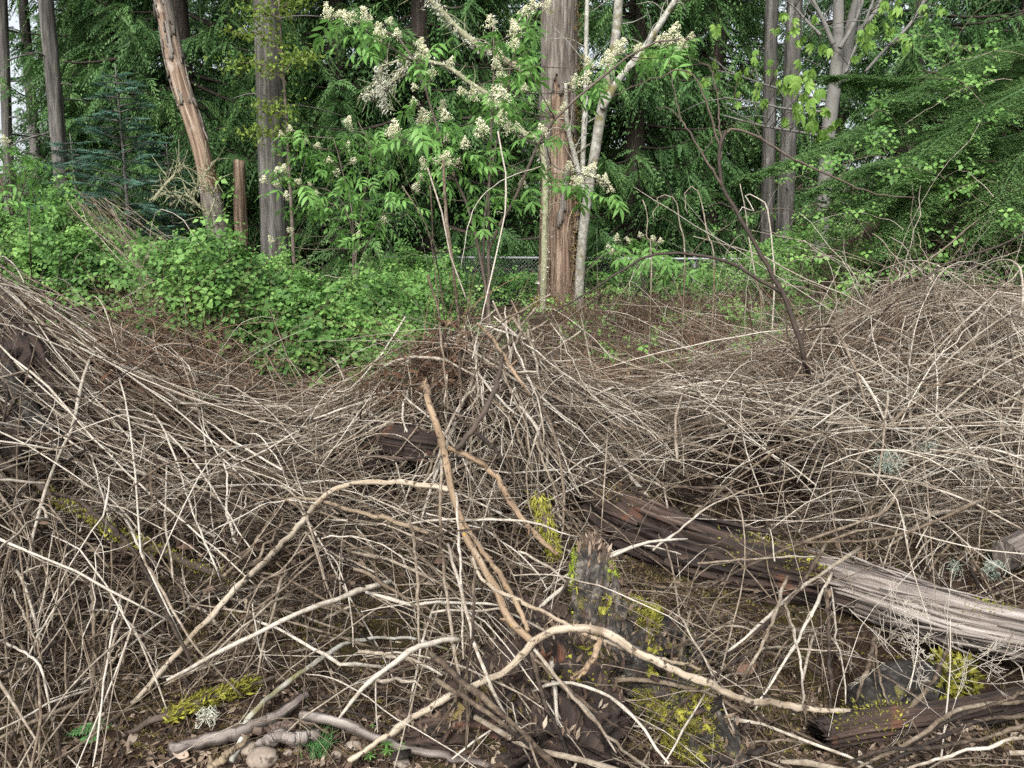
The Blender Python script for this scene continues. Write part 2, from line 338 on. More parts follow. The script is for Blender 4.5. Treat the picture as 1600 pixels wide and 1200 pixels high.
def conifer_crown(seed, z0, z1, Rm, nl, kind='cedar'):
    rng = np.random.default_rng(seed); acc = Acc(); lim = Acc()
    zs = z0 + (z1 - z0) * rng.random(nl) ** 1.15; az = rng.random(nl) * 2 * np.pi
    BB, DD, LL, DR, TT = [], [], [], [], []
    PP, RR_ = [], []
    for z, a in zip(zs, az):
        l = Rm * (1 - (z / (z1 + .6)) ** 1.2) * rng.uniform(.55, 1.1) + .3
        s = np.linspace(0, 1, 10); dn = rng.uniform(.15, .5) if kind == 'cedar' else rng.uniform(-.15, .25)
        a2 = a + rng.normal(0, .35) * s
        p = np.stack([np.cos(a2) * l * s, np.sin(a2) * l * s, z - l * dn * s + l * (.28 if kind == 'cedar' else .1) * s ** 3], 1)
        PP.append(p); RR_.append(np.interp(s, [0, 1], [.012 + .012 * l, .004]))
        m = int(l * (15 if kind == 'cedar' else 17)); u = np.sort(rng.uniform(.18, 1, m)); i = np.clip((u * 9).astype(int), 0, 8); fr = (u * 9 - i)[:, None]
        b = p[i] * (1 - fr) + p[i + 1] * fr; tg = unit(p[i + 1] - p[i])
        sd = np.stack([-tg[:, 1], tg[:, 0], 0 * u], 1) * np.where(np.arange(m) % 2, 1, -1)[:, None]
        BB.append(b); DD.append(unit(tg * rng.uniform(.2, .9, (m, 1)) + sd * rng.uniform(.25, 1, (m, 1)) + [0, 0, -.28 if kind == 'cedar' else 0]))
        LL.append(rng.uniform(.32, .78, m) * (1.1 - .4 * u) * (1 if kind == 'cedar' else .8)); DR.append(rng.uniform(.35, 1.3, m) if kind == 'cedar' else rng.uniform(0, .3, m))
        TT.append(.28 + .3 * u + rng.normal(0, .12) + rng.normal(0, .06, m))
    c = lambda x: np.concatenate(x)
    B, D, Nn, L, Wd, tn = sprays(c(BB), c(DD), c(LL), 9 if kind == 'cedar' else 9, .03 if kind == 'cedar' else .026, c(DR), rng, c(TT))
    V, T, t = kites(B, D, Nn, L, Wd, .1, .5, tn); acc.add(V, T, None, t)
    V, T, Q, fib = tubes(np.stack(PP), np.stack(RR_), 4, False); lim.add(V, T, Q, .4, fib)
    return acc, lim
CROWNS = []
for i, (z0, z1, Rm, nl) in enumerate([(.2, 11, 2.7, 165), (.3, 13, 3.0, 180), (.1, 10, 2.4, 150), (1.6, 14, 3.1, 130)]):
    a, l = conifer_crown(40 + i, z0, z1, Rm, nl)
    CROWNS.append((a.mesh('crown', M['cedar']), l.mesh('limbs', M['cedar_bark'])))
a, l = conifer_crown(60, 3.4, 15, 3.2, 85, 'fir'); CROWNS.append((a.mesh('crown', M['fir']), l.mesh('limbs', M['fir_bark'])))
def conifer(px, Y, var, label, r=.16, rot=0, scale=1, bark='cedar_bark', lean=0, hgt=12, group='conifers of the dark wood'):
    x = (px - 800) / FPX * Y * 1.0; z = float(H(x, Y)) - .1
    t = thing('conifer_tree', label, 'conifer tree', (x, Y, z), group)
    P = np.array([[0, 0, 0], [lean * .4, 0, hgt * .4], [lean, 0, hgt]])
    put('trunk', trunk_geo(P, [r, r * .75, r * .25], 16, 40, .07, 2.5, 1.2, .35, int(px) % 97 + 5), M[bark], t)
    for k, me in enumerate(CROWNS[var]):
        c = link('crown' if k == 0 else 'limbs', me, t); c.rotation_euler.z = rot; c.scale = (scale,) * 3; c['kind'] = 'stuff'
    return t
# the wall of cedars, then trunks and crowns deeper in the wood
for a in [
    (205, 16.0, 0, 'drooping dark cedar behind the bluish young fir', .2, .3, 1.0),
    (312, 15.0, 1, 'dense dark cedar directly behind the leaning dead snag', .2, 1.9, .98),
    (540, 14.6, 2, 'bright drooping cedar just beside the ridged grey fir trunk', .2, 3.1, 1.12),
    (665, 14.2, 0, 'dark green cedar behind the lichen hung limbs', .2, 4.4, 1.05),
    (760, 15.6, 1, 'shaded cedar behind the flowering elderberry crown', .2, .9, .95),
    (985, 14.4, 2, 'blackish low cedar behind the forked lichen trunk', .2, 5.2, 1.0),
    (1100, 16.2, 2, 'shadowy cedar behind the curled dry stalks', .2, 2.2, .92),
    (1395, 15.0, 1, 'green cedar behind the bare forked maple', .2, 2.7, 1.0),
    (1560, 15.2, 2, 'leafy cedar rising over the crest of the bramble bank', .2, 1.2, 1.1),
    (455, 19.5, 1, 'dim cedar between the grey fir trunk and the short broken post', .2, 2.5, 1.1),
    (880, 18.5, 0, 'dim cedar straight behind the great peeled snag', .2, .2, 1.1),
    (175, 24, 2, 'dim cedar among the slim grey trunks', .2, 3.9, 1.0)]:
    conifer(a[0], a[1], a[2], a[3], a[4], a[5], a[6])
for i, (px, Y, var, rot) in enumerate([(-90, 22, 4, .4), (250, 25, 3, 2), (390, 23, 0, 3), (600, 24, 1, 4), (735, 22, 2, 5), (-160, 26, 3, .7), (1660, 21, 4, 2.9),
                                       (1290, 24, 3, 1.3), (1480, 23, 0, 2.2), (1010, 27, 0, 1.1), (1110, 25, 1, 2.1), (1700, 18, 1, 3), (-230, 18, 0, 1), (150, 36, 3, 2), (480, 34, 1, .5), (830, 33, 3, 1), (1560, 34, 3, 5), (1900, 24, 2, 2), (320, 42, 4, 1), (680, 44, 4, 3), (1400, 44, 4, 1)]):
    where = ['beyond the slim grey trunks', 'far beyond the thicket crest', 'beyond the bluish young fir', 'beyond the broken post', 'beyond the lichen hung limbs', 'beyond the elderberry blossom', 'beyond the forked lichen trunk', 'beside the twin fir trunks', 'beyond the bare forked maple', 'beyond the hemlock boughs', 'beyond the bramble bank']
    conifer(px, Y, var, '%s shadowy conifer deep in the wood %s' % (['tall', 'faint distant'][i // 11], where[i % 11]), .2, rot, 1.1, hgt=14, group='conifers deep in the wood')
# plain ridged trunks of the tall firs
def fir_trunk(px0, py0, px1, py1, Y, wpx, label, up=3.2, group='tall bare fir trunks', moss=False):
    b = at(px0, py0, Y); tp = at(px1, py1, Y); d = (tp - b); base = b.copy(); base[2] = float(H(b[0], Y)) - .1
    base[:2] = b[:2] + d[:2] * (base[2] - b[2]) / d[2]
    top = b + d * up; r = wpx / FPX * Y / 2
    t = thing('fir_tree', label, 'fir tree', base, group)
    put('trunk', trunk_geo(np.array([base, (base * 2 + top) / 3, top]) - base, [r * 1.05, r * .95, r * .7], 28, 90, .09, 5, 1.2, .25, int(px0) % 31), M['fir_bark'], t)
    c = link('crown', CROWNS[4][0], t); c.location = (top - base) * .35; c['kind'] = 'stuff'
    rng = np.random.default_rng(int(px0))
    P, r_ = [], []
    for _ in range(9):                                   # dead branch stubs
        u = rng.uniform(.12, .6); a = rng.uniform(0, 6.28); p = (top - base) * u; l = rng.uniform(.3, 1.3)
        q = p + np.array([math.cos(a) * l, math.sin(a) * l, rng.uniform(-.3, .1) * l]); P.append(smooth_path([p, (p + q) / 2 + [0, 0, .05], q], 6)); r_.append(np.linspace(.018, .005, 6))
    V, T, Q, f = tubes(np.stack(P), np.stack(r_), 5); o = Acc().add(V, T, Q, .6, f).build('dead_branches', M['fir_bark'], t); o['kind'] = 'stuff'
    return t
fir_trunk(427, 330, 416, 0, 11.9, 38, 'thick grey fir trunk with ridged bark beside the short broken post')
fir_trunk(96, 270, 72, 0, 13, 22, 'slim grey fir trunk leaning behind the bluish young fir')
fir_trunk(55, 230, 38, 30, 16, 15, 'thin dark fir trunk against a gap of white sky')
fir_trunk(12, 230, 5, 30, 14.5, 14, 'dim fir trunk at the very edge of the wood')
fir_trunk(1228, 300, 1242, 0, 13.2, 23, 'paler of the twin fir trunks behind the bare maple')
fir_trunk(1200, 300, 1206, 0, 14, 19, 'darker of the twin fir trunks behind the bare maple')
fir_trunk(1040, 300, 1043, 0, 21, 17, 'narrow fir trunk in deep shade behind the forked lichen trunk')

# leaning snag, broken post, great peeled snag
def shell(P, rad, k, n, keep, seed, proud=.02, amp=.1, f=4, lf=2, flare=0):
    """A bark shell proud of a trunk; keep(s, a, noise) says which faces stay."""
    V, T, Q, fib = trunk_geo(P, [r + proud for r in rad], k, n, amp, f, lf, flare, seed)
    i = np.arange(len(Q)) // k; j = np.arange(len(Q)) % k
    s = (i + .5) / (n - 1); a = (j + .5) / k * 2 * np.pi
    nz = fbm(np.cos(a) * 1.6 + 9, np.sin(a) * 1.6 + s * 9, 4, seed)
    return V, np.zeros((0, 3), int), Q[keep(s, a, nz)], fib
def solid(o, th=.018):
    md = o.modifiers.new('thickness', 'SOLIDIFY'); md.thickness = th; md.offset = -1; return o
def plates(t, P, rad, spots, m, seed, sz=(.06, .16)):
    """Single curled bark plates standing off a trunk; spots = [(s, angle)]."""
    rng = np.random.default_rng(seed); Pn = smooth_path(P, 60)
    for s, a in spots:
        i = int(s * 58); c = Pn[i]; ax = unit(Pn[i + 1] - Pn[i]); r = np.interp(s, np.linspace(0, 1, len(rad)), rad)
        u = unit(np.cross(ax, [0, 1, 0])); v = np.cross(ax, u); w, h = rng.uniform(*sz) * .7, rng.uniform(*sz) * 1.6
        rows = []
        for y in np.linspace(-.5, .5, 4):
            for x in np.linspace(-.5, .5, 4):
                aa = a + x * w / r; rr = r + .022 + .02 * abs(x) + .03 * max(0, -y) * rng.random() + rng.normal(0, .004)
                rows.append(c + u * math.cos(aa) * rr + v * math.sin(aa) * rr + ax * (y * h + rng.normal(0, .012)))
        q = [(y * 4 + x, y * 4 + x + 1, y * 4 + x + 5, y * 4 + x + 4) for y in range(3) for x in range(3)]
        solid(Acc().add(rows, None, q, rng.uniform(.35, .8), np.array(rows) * .3).build('bark_plate', m, t), .015)
def moss_on(V, n, rng, sel, size=(.012, .03), parent=None, name='moss', m='moss', out=None, org=0, w=.35, kindstuff=True, spread=.02):
    """Short moss blades standing on the given surface points."""
    V = np.asarray(V)[sel]
    if not len(V): return None
    c = np.asarray(out) if out is not None else V.mean(0)
    i = rng.integers(0, len(V), n); B = V[i] + rng.normal(0, spread, (n, 3)) * .5
    D = unit(unit(V[i] - c) + rng.normal(0, .6, (n, 3)) + [0, 0, .35]); L = rng.uniform(*size, n)
    Vk, T, t = kites(B - D * .004, D, rdir(n, rng=rng), L, L * w, .1, .45, np.clip(rng.normal(.5, .18, n) + .5 * (fbm(B[:, 0] * 30, B[:, 2] * 30, 2) - .5), 0, 1))
    o = Acc().add(Vk, T, None, t).build(name, M[m], parent)
    o['kind'] = 'stuff'; return o

t = None
b = at(338, 352, 11.2); tp = at(253, 0, 11.6); base = b + (b - tp) * .18; top = tp + (tp - b) * .5
t = thing('dead_snag', 'leaning dead trunk with peeled tan wood and bark plates', 'dead tree', base)
P = np.array([base, b, b + (tp - b) * .33, b + (tp - b) * .66, tp, top]) - base; P[2] += [.04, 0, 0]; P[3] += [-.03, 0, 0]
rd = [.125, .117, .115, .112, .107, .09]
put('bare_wood', trunk_geo(P, rd, 26, 90, .06, 3, 2, .1, 3), M['snag_wood'], t, tone=.5)
def kp(s, a, nz):   # whole bark at the foot and near the top, ragged patches between
    return (s < .2 + .12 * (nz - .5)) | ((s > .42) & (nz > .59 - .36 * (s - .42)))
solid(put('bark', shell(P, rd, 40, 150, kp, 3, .022, .06, 3, 2, .1), M['snag_bark'], t, smooth=False, tone=.65))
plates(t, P, rd, [(.36, 3.3), (.385, 3.2), (.41, 3.35), (.44, 3.2), (.52, .4), (.58, 3.0), (.62, 5.0), (.66, 4.6), (.7, .3), (.73, 4.9), (.78, 5.3), (.55, 4.7)], M['snag_bark'], 4)
Vm = trunk_geo(P, rd, 26, 90, .06, 3, 2, .1, 3)[0]
moss_on(Vm, 1500, RNG, (np.arange(len(Vm)) < 26 * 24) & (Vm[:, 0] > np.interp(Vm[:, 2], P[:, 2], P[:, 0]) + .06), (.02, .05), t, 'moss', 'moss_brown', out=P[1])
b = at(376, 345, 12.2); tp = at(374, 262, 12.2); base = b.copy(); base[2] -= .5
t = thing('broken_post', 'short broken rotten trunk post with a jagged top', 'dead tree', base)
put('bare_wood', trunk_geo(np.array([base, b, tp]) - base, [.1, .095, .085], 22, 40, .16, 3, 3, 0, 8, .12), M['snag_wood'], t, tone=.5)

b = at(871, 486, 11.5); tp = at(874, 0, 11.7); base = b.copy(); base[2] -= .25; top = tp + (tp - b) * .6
t = thing('dead_snag', 'great peeled dead trunk with mossy upper bark beside the wire fence', 'dead tree', base)
P = np.array([base, b, b + (tp - b) * .35, b + (tp - b) * .7, tp, top]) - base
rd = [.3, .262, .235, .225, .215, .18]
G = trunk_geo(P, rd, 72, 140, .14, 4.5, 1.4, .1, 21); put('bare_wood', G, M['snag_wood'], t, tone=.4)
solid(put('bark', shell(P, rd, 56, 170, lambda s, a, nz: s > .33 + .7 * (nz - .5) + .04 * np.sin(a * 7), 21, .035, .14, 4.5, 1.4, .1), M['snag_bark'], t, smooth=False, tone=.62), .03)
plates(t, P, rd, [(.16, 3.05), (.19, 3.0), (.22, 3.1), (.25, 3.0), (.28, 3.2), (.31, 3.5), (.12, 3.15), (.3, 5.5), (.27, 5.3), (.32, 4.6)], M['snag_bark'], 9, (.1, .2))
xc = np.interp(G[0][:, 2], P[:, 2], P[:, 0])
moss_on(G[0], 7000, RNG, (G[0][:, 0] > xc + .17) & (G[0][:, 2] > .5), (.03, .07), t, 'moss', 'moss_brown', out=P[2] - [.5, -.5, 0], spread=.08)
moss_on(G[0], 1800, RNG, (G[0][:, 2] < .42), (.03, .08), t, 'moss', 'moss', out=P[1], spread=.08)
Pl = []                                                   # loose splinters of the torn wood
for i in range(26):
    a = RNG.uniform(3.4, 6.0); z = RNG.uniform(.25, 1.9); r = np.interp(z, P[:, 2], rd) + .012; c = np.array([np.interp(z, P[:, 2], P[:, 0]), np.interp(z, P[:, 2], P[:, 1]), z])
    d = np.array([math.cos(a), math.sin(a), 0]); q = c + d * r; l = RNG.uniform(.15, .5)
    pp = smooth_path([q, q + [RNG.normal(0, .01), -.01, l * .5], q + d * .02 + [RNG.normal(0, .02), 0, l]], 6)
    V, T, Q, f = tubes(pp[None], np.array([[.012, .02, .018, .014, .009, .002]]), 4)
    Acc().add(V, T, Q, RNG.uniform(.3, .8), f).build('splinter', M['snag_wood'], t)

# the slim lichen-covered trunks beside it, and their hanging limbs
def limb_tree(name, label, cat, stems, m, branches=(), Y0=0, group=None, twig_n=0, twig_l=(.2, .6), seed=1, k=9):
    """stems: [(pixel path, Y, [radii])]; each stem a part called trunk or branch."""
    rng = np.random.default_rng(seed)
    first = stems[0]; base = at(*first[0][0][:2], first[1]); base[2] = float(H(base[0], base[1])) - .05
    t = thing(name, label, cat, base, group); paths = []
    for i, (pp, Y, rads, nm) in enumerate(stems):
        P = np.array([at(q[0], q[1], Y + (q[2] if len(q) > 2 else 0)) for q in pp])
        if i == 0: P = np.concatenate([[base], P])
        rr = list(rads)
        G = trunk_geo(P - base, rr, k, 12 + 6 * len(pp), .1, 3, 6, 0, i + seed); put(nm, G, M[m], t, tone=rng.uniform(.4, .65)); paths.append(smooth_path(P, 40))
    tw, tr = [], []
    for _ in range(twig_n):
        p = paths[rng.integers(len(paths))]; i = rng.integers(10, 39); l = rng.uniform(*twig_l); d = unit(rng.normal(size=3) * [1, .8, .8] + unit(p[i] - p[i - 1]) * .8)
        tw.append(smooth_path([p[i], p[i] + d * l * .5 + [0, 0, .04], p[i] + d * l + rng.normal(0, .06, 3)], 7) - base); tr.append(np.linspace(.009, .003, 7))
    if tw:
        V, T, Q, f = tubes(np.stack(tw), np.stack(tr), 4); o = Acc().add(V, T, Q, .5, f).build('twigs', M[m], t); o['kind'] = 'stuff'
    return t, paths, base
t, pth, base = limb_tree('lichen_tree', 'slim crooked trunk speckled with pale lichen beside the great peeled snag', 'tree', [
    ([(905, 460), (908, 400), (914, 340), (921, 290), (930, 235), (941, 170), (952, 120), (962, 60), (968, -30), (972, -160)], 11.3, [.075, .07, .07, .07, .075, .075, .07, .065, .06, .05, .04], 'trunk'),
    ([(917, 310), (905, 270), (893, 225), (886, 190), (884, 130)], 11.35, [.05, .04, .035, .03, .025], 'branch'),
    ([(910, 270), (912, 215), (915, 160), (916, 60), (919, -40)], 11.4, [.035, .04, .035, .03, .03], 'branch'),
    ([(941, 170), (970, 120), (1000, 85), (1030, 40), (1055, 0), (1075, -40)], 11.2, [.05, .05, .05, .045, .04, .03], 'branch')], 'lichen_bark', twig_n=50, seed=3)
moss_on(np.concatenate(pth) - base, 1200, RNG, slice(None), (.02, .05), t, 'lichen', 'mossy_limb', spread=.05)
t, pth, base = limb_tree('lichen_tree', 'hanging dead limbs shaggy with pale lichen behind the elderberry blossom', 'tree', [
    ([(850, 250), (815, 205), (770, 155), (735, 130), (700, 105), (665, 95), (640, 92), (615, 97), (592, 105)], 11.0, [.045, .045, .045, .04, .04, .04, .035, .03, .02, .01], 'branch'),
    ([(760, 80), (735, 62), (712, 42), (690, 18), (668, -5)], 10.8, [.04, .045, .04, .035, .03], 'branch'),
    ([(830, 120), (800, 100), (760, 80)], 10.9, [.05, .045, .04], 'branch'),
    ([(640, 92), (628, 112), (612, 128), (595, 140), (570, 152)], 11.0, [.03, .035, .03, .02, .01], 'branch'),
    ([(596, 106), (594, 122), (597, 140), (600, 170)], 11.0, [.03, .03, .02, .008], 'branch')], 'mossy_limb', twig_n=70, twig_l=(.12, .4), seed=5)
moss_on(np.concatenate([pth[0], pth[3], pth[4], pth[1]]) - base, 3500, RNG, slice(None), (.02, .07), t, 'lichen', 'lichen', out=[0, 0, 9], spread=.07, w=.25)

# bare forked maple with drooping young leaves
MAPLE_M = []
for v in range(3):
    acc = Acc()
    for a, l in [(-1.25, .55), (-.62, .8), (0, 1), (.62, .8), (1.25, .55)]:
        V, T = leaf_big(.115 * l, .05 * l + .012, .5 + .15 * v, .1); c, s = math.cos(a), math.sin(a)
        V = V + [0, 0, 0]; V = np.stack([V[:, 0] * c - V[:, 1] * s, V[:, 0] * s + V[:, 1] * c, V[:, 2] - .25 * abs(a) * V[:, 0]], 1); acc.add(V, T, None, .35 + .2 * v + .1 * l)
    MAPLE_M.append(acc.mesh('leaf', M['maple']))
t, pth, mb = limb_tree('bare_maple', 'smooth grey forked maple with drooping yellow green young leaves', 'tree', [
    ([(1290, 270), (1295, 200), (1302, 150), (1306, 110), (1309, 70), (1310, 0), (1311, -120)], 11.4, [.1, .1, .1, .1, .085, .075, .07, .05], 'trunk'),
    ([(1313, 130), (1322, 85), (1330, 40), (1340, 0), (1360, -90)], 11.5, [.085, .08, .075, .07, .05], 'branch'),
    ([(1302, 70), (1285, 30), (1270, 0), (1255, -30)], 11.3, [.035, .03, .025, .02], 'branch'),
    ([(1312, 75), (1330, 45), (1345, 10), (1352, -20)], 11.2, [.03, .03, .025, .02], 'branch'),
    ([(1320, 55), (1350, 40), (1375, 5), (1385, -30)], 11.6, [.03, .03, .028, .02], 'branch'),
    ([(1282, 55), (1262, 35), (1245, 15), (1230, 2)], 11.1, [.022, .018, .014, .01], 'branch'),
    ([(1321, 115), (1338, 70), (1352, 35), (1368, -10)], 10.9, [.02, .02, .02, .015], 'branch'),
    ([(1352, 112), (1385, 75), (1420, 40), (1450, -10)], 10.9, [.02, .022, .02, .015], 'branch'),
    ([(1290, 158), (1240, 145), (1195, 132), (1150, 117), (1120, 110)], 10.9, [.02, .017, .014, .01, .006], 'branch'),
    ([(1290, 175), (1230, 170), (1190, 162), (1130, 152)], 10.6, [.018, .015, .012, .006], 'branch'),
    ([(1300, 215), (1240, 205), (1185, 195), (1130, 180)], 10.4, [.02, .017, .014, .008], 'branch')], 'maple_bark', twig_n=60, twig_l=(.2, .7), seed=9)
spots = [(1236, 55, 3), (1210, 45, 2), (1170, 95, 4), (1155, 118, 3), (1205, 105, 3), (1185, 130, 3), (1215, 125, 2), (1158, 150, 3), (1182, 150, 2), (1200, 165, 2), (1230, 190, 2), (1265, 65, 2), (1290, 76, 3), (1350, 55, 4), (1362, 62, 3), (1340, 85, 3), (1390, 45, 4), (1395, 15, 4), (1385, 8, 3), (1418, 62, 3), (1410, 70, 2), (1238, 122, 5), (1258, 118, 5), (1262, 144, 5), (1252, 172, 4), (1286, 174, 4), (1270, 198, 5), (1296, 202, 4), (1268, 20, 2), (1225, 20, 2), (1365, 35, 3), (1330, 120, 2), (1120, 110, 3), (1100, 125, 3), (1070, 105, 3), (1015, 78, 2), (1120, 40, 3), (1235, 40, 2), (1180, 185, 2), (1440, 20, 3), (1470, 12, 3)]
rng = np.random.default_rng(5)
for px, py, n in spots:
    Y = 10.6 + rng.uniform(-.5, .5) - (1.3 if 1235 < px < 1300 and py > 100 else 0); c = at(px, py, Y)
    sc = 1.25 if n > 4 else .95
    for q in range(n):
        o = link('leaf', MAPLE_M[rng.integers(3)], t); o.location = c - mb + rng.normal(0, .035 * sc + .006 * n, 3)
        a = rng.uniform(0, 6.28); o.rotation_euler = (rng.normal(0, .3), R(rng.uniform(35, 75)), a); s = sc * rng.uniform(.75, 1.2); o.scale = (s, s, s)
stalk_P, stalk_R = [], []
for px, py, n in spots:                                   # twig from each leaf bunch to the nearest branch
    c = at(px, py, 10.6 - (1.3 if 1235 < px < 1300 and py > 100 else 0)); al = np.concatenate(pth); d = np.linalg.norm((al - c), axis=1) + (al[:, 2] > c[2] + .3) * .4; p = al[d.argmin()]
    stalk_P.append(smooth_path([p, (p + c) / 2 + [0, 0, .06], c], 7) - mb); stalk_R.append(np.linspace(.007, .003, 7))
V, T, Q, f = tubes(np.stack(stalk_P), np.stack(stalk_R), 4); o = Acc().add(V, T, Q, .4, f).build('leaf_twigs', M['dark_twig'], t); o['kind'] = 'stuff'

# yellow-green sapling in front of the grey fir trunk
t, pth, hb = limb_tree('sapling', 'slender sapling with tiers of small yellow green leaves before the grey fir trunk', 'tree', [
    ([(455, 320), (450, 240), (446, 160), (440, 80), (436, 0), (432, -80)], 11.3, [.03, .028, .025, .022, .02, .016, .012], 'trunk'),
    ([(446, 90), (420, 62), (395, 50), (365, 52)], 11.1, [.012, .01, .008, .004], 'branch'), ([(440, 30), (415, 20), (390, 18)], 11.1, [.012, .01, .004], 'branch'),
    ([(448, 130), (420, 105), (385, 98), (362, 100)], 11.05, [.012, .01, .008, .004], 'branch'), ([(450, 185), (425, 168), (400, 165)], 11.05, [.012, .01, .004], 'branch'),
    ([(446, 110), (465, 90), (480, 85)], 11.05, [.012, .01, .004], 'branch'), ([(452, 215), (425, 205), (395, 212)], 11.05, [.01, .008, .004], 'branch'), ([(440, 15), (455, 0), (470, -5)], 11.05, [.01, .008, .004], 'branch')], 'dark_twig', seed=4, twig_n=0, k=6)
al = np.concatenate([p[8:] for p in pth[1:]] + [pth[0][14:]]); n = 1500; i = rng.integers(0, len(al), n)
B = al[i] + rng.normal(0, 1, (n, 3)) * [.13, .13, .06] - hb
V, T, tn = kites(B, rdir(n, -.25), rdir(n, 1.2), rng.uniform(.05, .085, n), rng.uniform(.03, .048, n), .15, .42, np.clip(rng.normal(.5, .2, n), 0, 1))
o = Acc().add(V, T, None, tn).build('foliage', M['hazel'], t); o['kind'] = 'stuff'

# bluish young fir
def young_fir(px, pyb, pyt, Y, label, rb, seed):
    rng = np.random.default_rng(seed); b = at(px, pyb, Y); hgt = (pyb - pyt) / FPX * Y; base = b.copy(); base[2] = float(H(b[0], Y)) - .05; hgt += b[2] - base[2]
    t = thing('young_fir', label, 'fir tree', base)
    put('trunk', trunk_geo([[0, 0, 0], [.02, 0, hgt * .5], [0, 0, hgt]], [.04, .025, .006], 8, 20, .1, 2), M['fir_bark'], t, tone=.7)
    BB, DD, LL, TT = [], [], [], []; PP, RR_ = [], []
    z = .3
    while z < hgt - .1:
        nb = rng.integers(3, 6); a0 = rng.random() * 6
        for q in range(nb):
            l = rb * (1 - z / hgt) ** .8 * rng.uniform(.7, 1.1) + .1; a = a0 + q * 6.28 / nb + rng.normal(0, .15); s = np.linspace(0, 1, 7)
            p = np.stack([np.cos(a) * l * s, np.sin(a) * l * s, z + l * (rng.uniform(.0, .5) * s - .22 * s * s)], 1); PP.append(p); RR_.append(np.linspace(.012, .004, 7))
            m = max(4, int(l * 26)); u = rng.uniform(.15, 1, m); i = np.clip((u * 6).astype(int), 0, 5); bb = p[i] + (p[i + 1] - p[i]) * (u * 6 - i)[:, None]
            tg = unit(p[i + 1] - p[i]); sd = np.stack([-tg[:, 1], tg[:, 0], 0 * u], 1) * rng.choice([-1, 1], m)[:, None]
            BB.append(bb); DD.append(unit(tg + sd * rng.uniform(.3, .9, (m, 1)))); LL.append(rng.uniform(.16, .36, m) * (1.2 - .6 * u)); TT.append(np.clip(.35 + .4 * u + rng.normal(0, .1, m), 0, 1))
        z += rng.uniform(.07, .15)
    c = np.concatenate; B, D, Nn, L, Wd, tn = sprays(c(BB), c(DD), c(LL), 8, .011, np.zeros(sum(map(len, BB))), rng, c(TT), .3)
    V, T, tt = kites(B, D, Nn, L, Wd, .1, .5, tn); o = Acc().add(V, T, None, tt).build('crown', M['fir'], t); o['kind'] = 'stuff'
    V, T, Q, f = tubes(np.stack(PP), np.stack(RR_), 4, False); o = Acc().add(V, T, Q, .6, f).build('limbs', M['fir_bark'], t); o['kind'] = 'stuff'
young_fir(198, 330, 118, 11.8, 'bluish young fir with a slim pointed leader before the dark cedars', 1.15, 1)
young_fir(120, 330, 215, 12.6, 'small bushy fir tucked between the bluish fir and a grey trunk', .9, 2)
young_fir(268, 340, 230, 12.9, 'low dark fir at the foot of the leaning dead trunk', .8, 3)

# dead lichened brush at the foot of the leaning snag
t, pth, base = limb_tree('dead_shrub', 'fallen grey branches furred with lichen beside the foot of the leaning snag', 'dead shrub', [
    ([(330, 345), (300, 318), (262, 300), (238, 315)], 10.4, [.02, .02, .018, .01, .006], 'branch'), ([(240, 312), (262, 285), (285, 262)], 10.5, [.022, .02, .012], 'branch'),
    ([(320, 330), (290, 305), (265, 322)], 10.2, [.015, .014, .008], 'branch'), ([(325, 340), (335, 310), (318, 290)], 10.3, [.012, .01, .006], 'branch'), ([(300, 318), (310, 285), (330, 262)], 10.5, [.012, .01, .005], 'branch')], 'mossy_limb', twig_n=60, twig_l=(.12, .45), seed=8)
moss_on(np.concatenate(pth) - base, 700, RNG, slice(None), (.02, .05), t, 'lichen', 'mossy_limb', spread=.07)

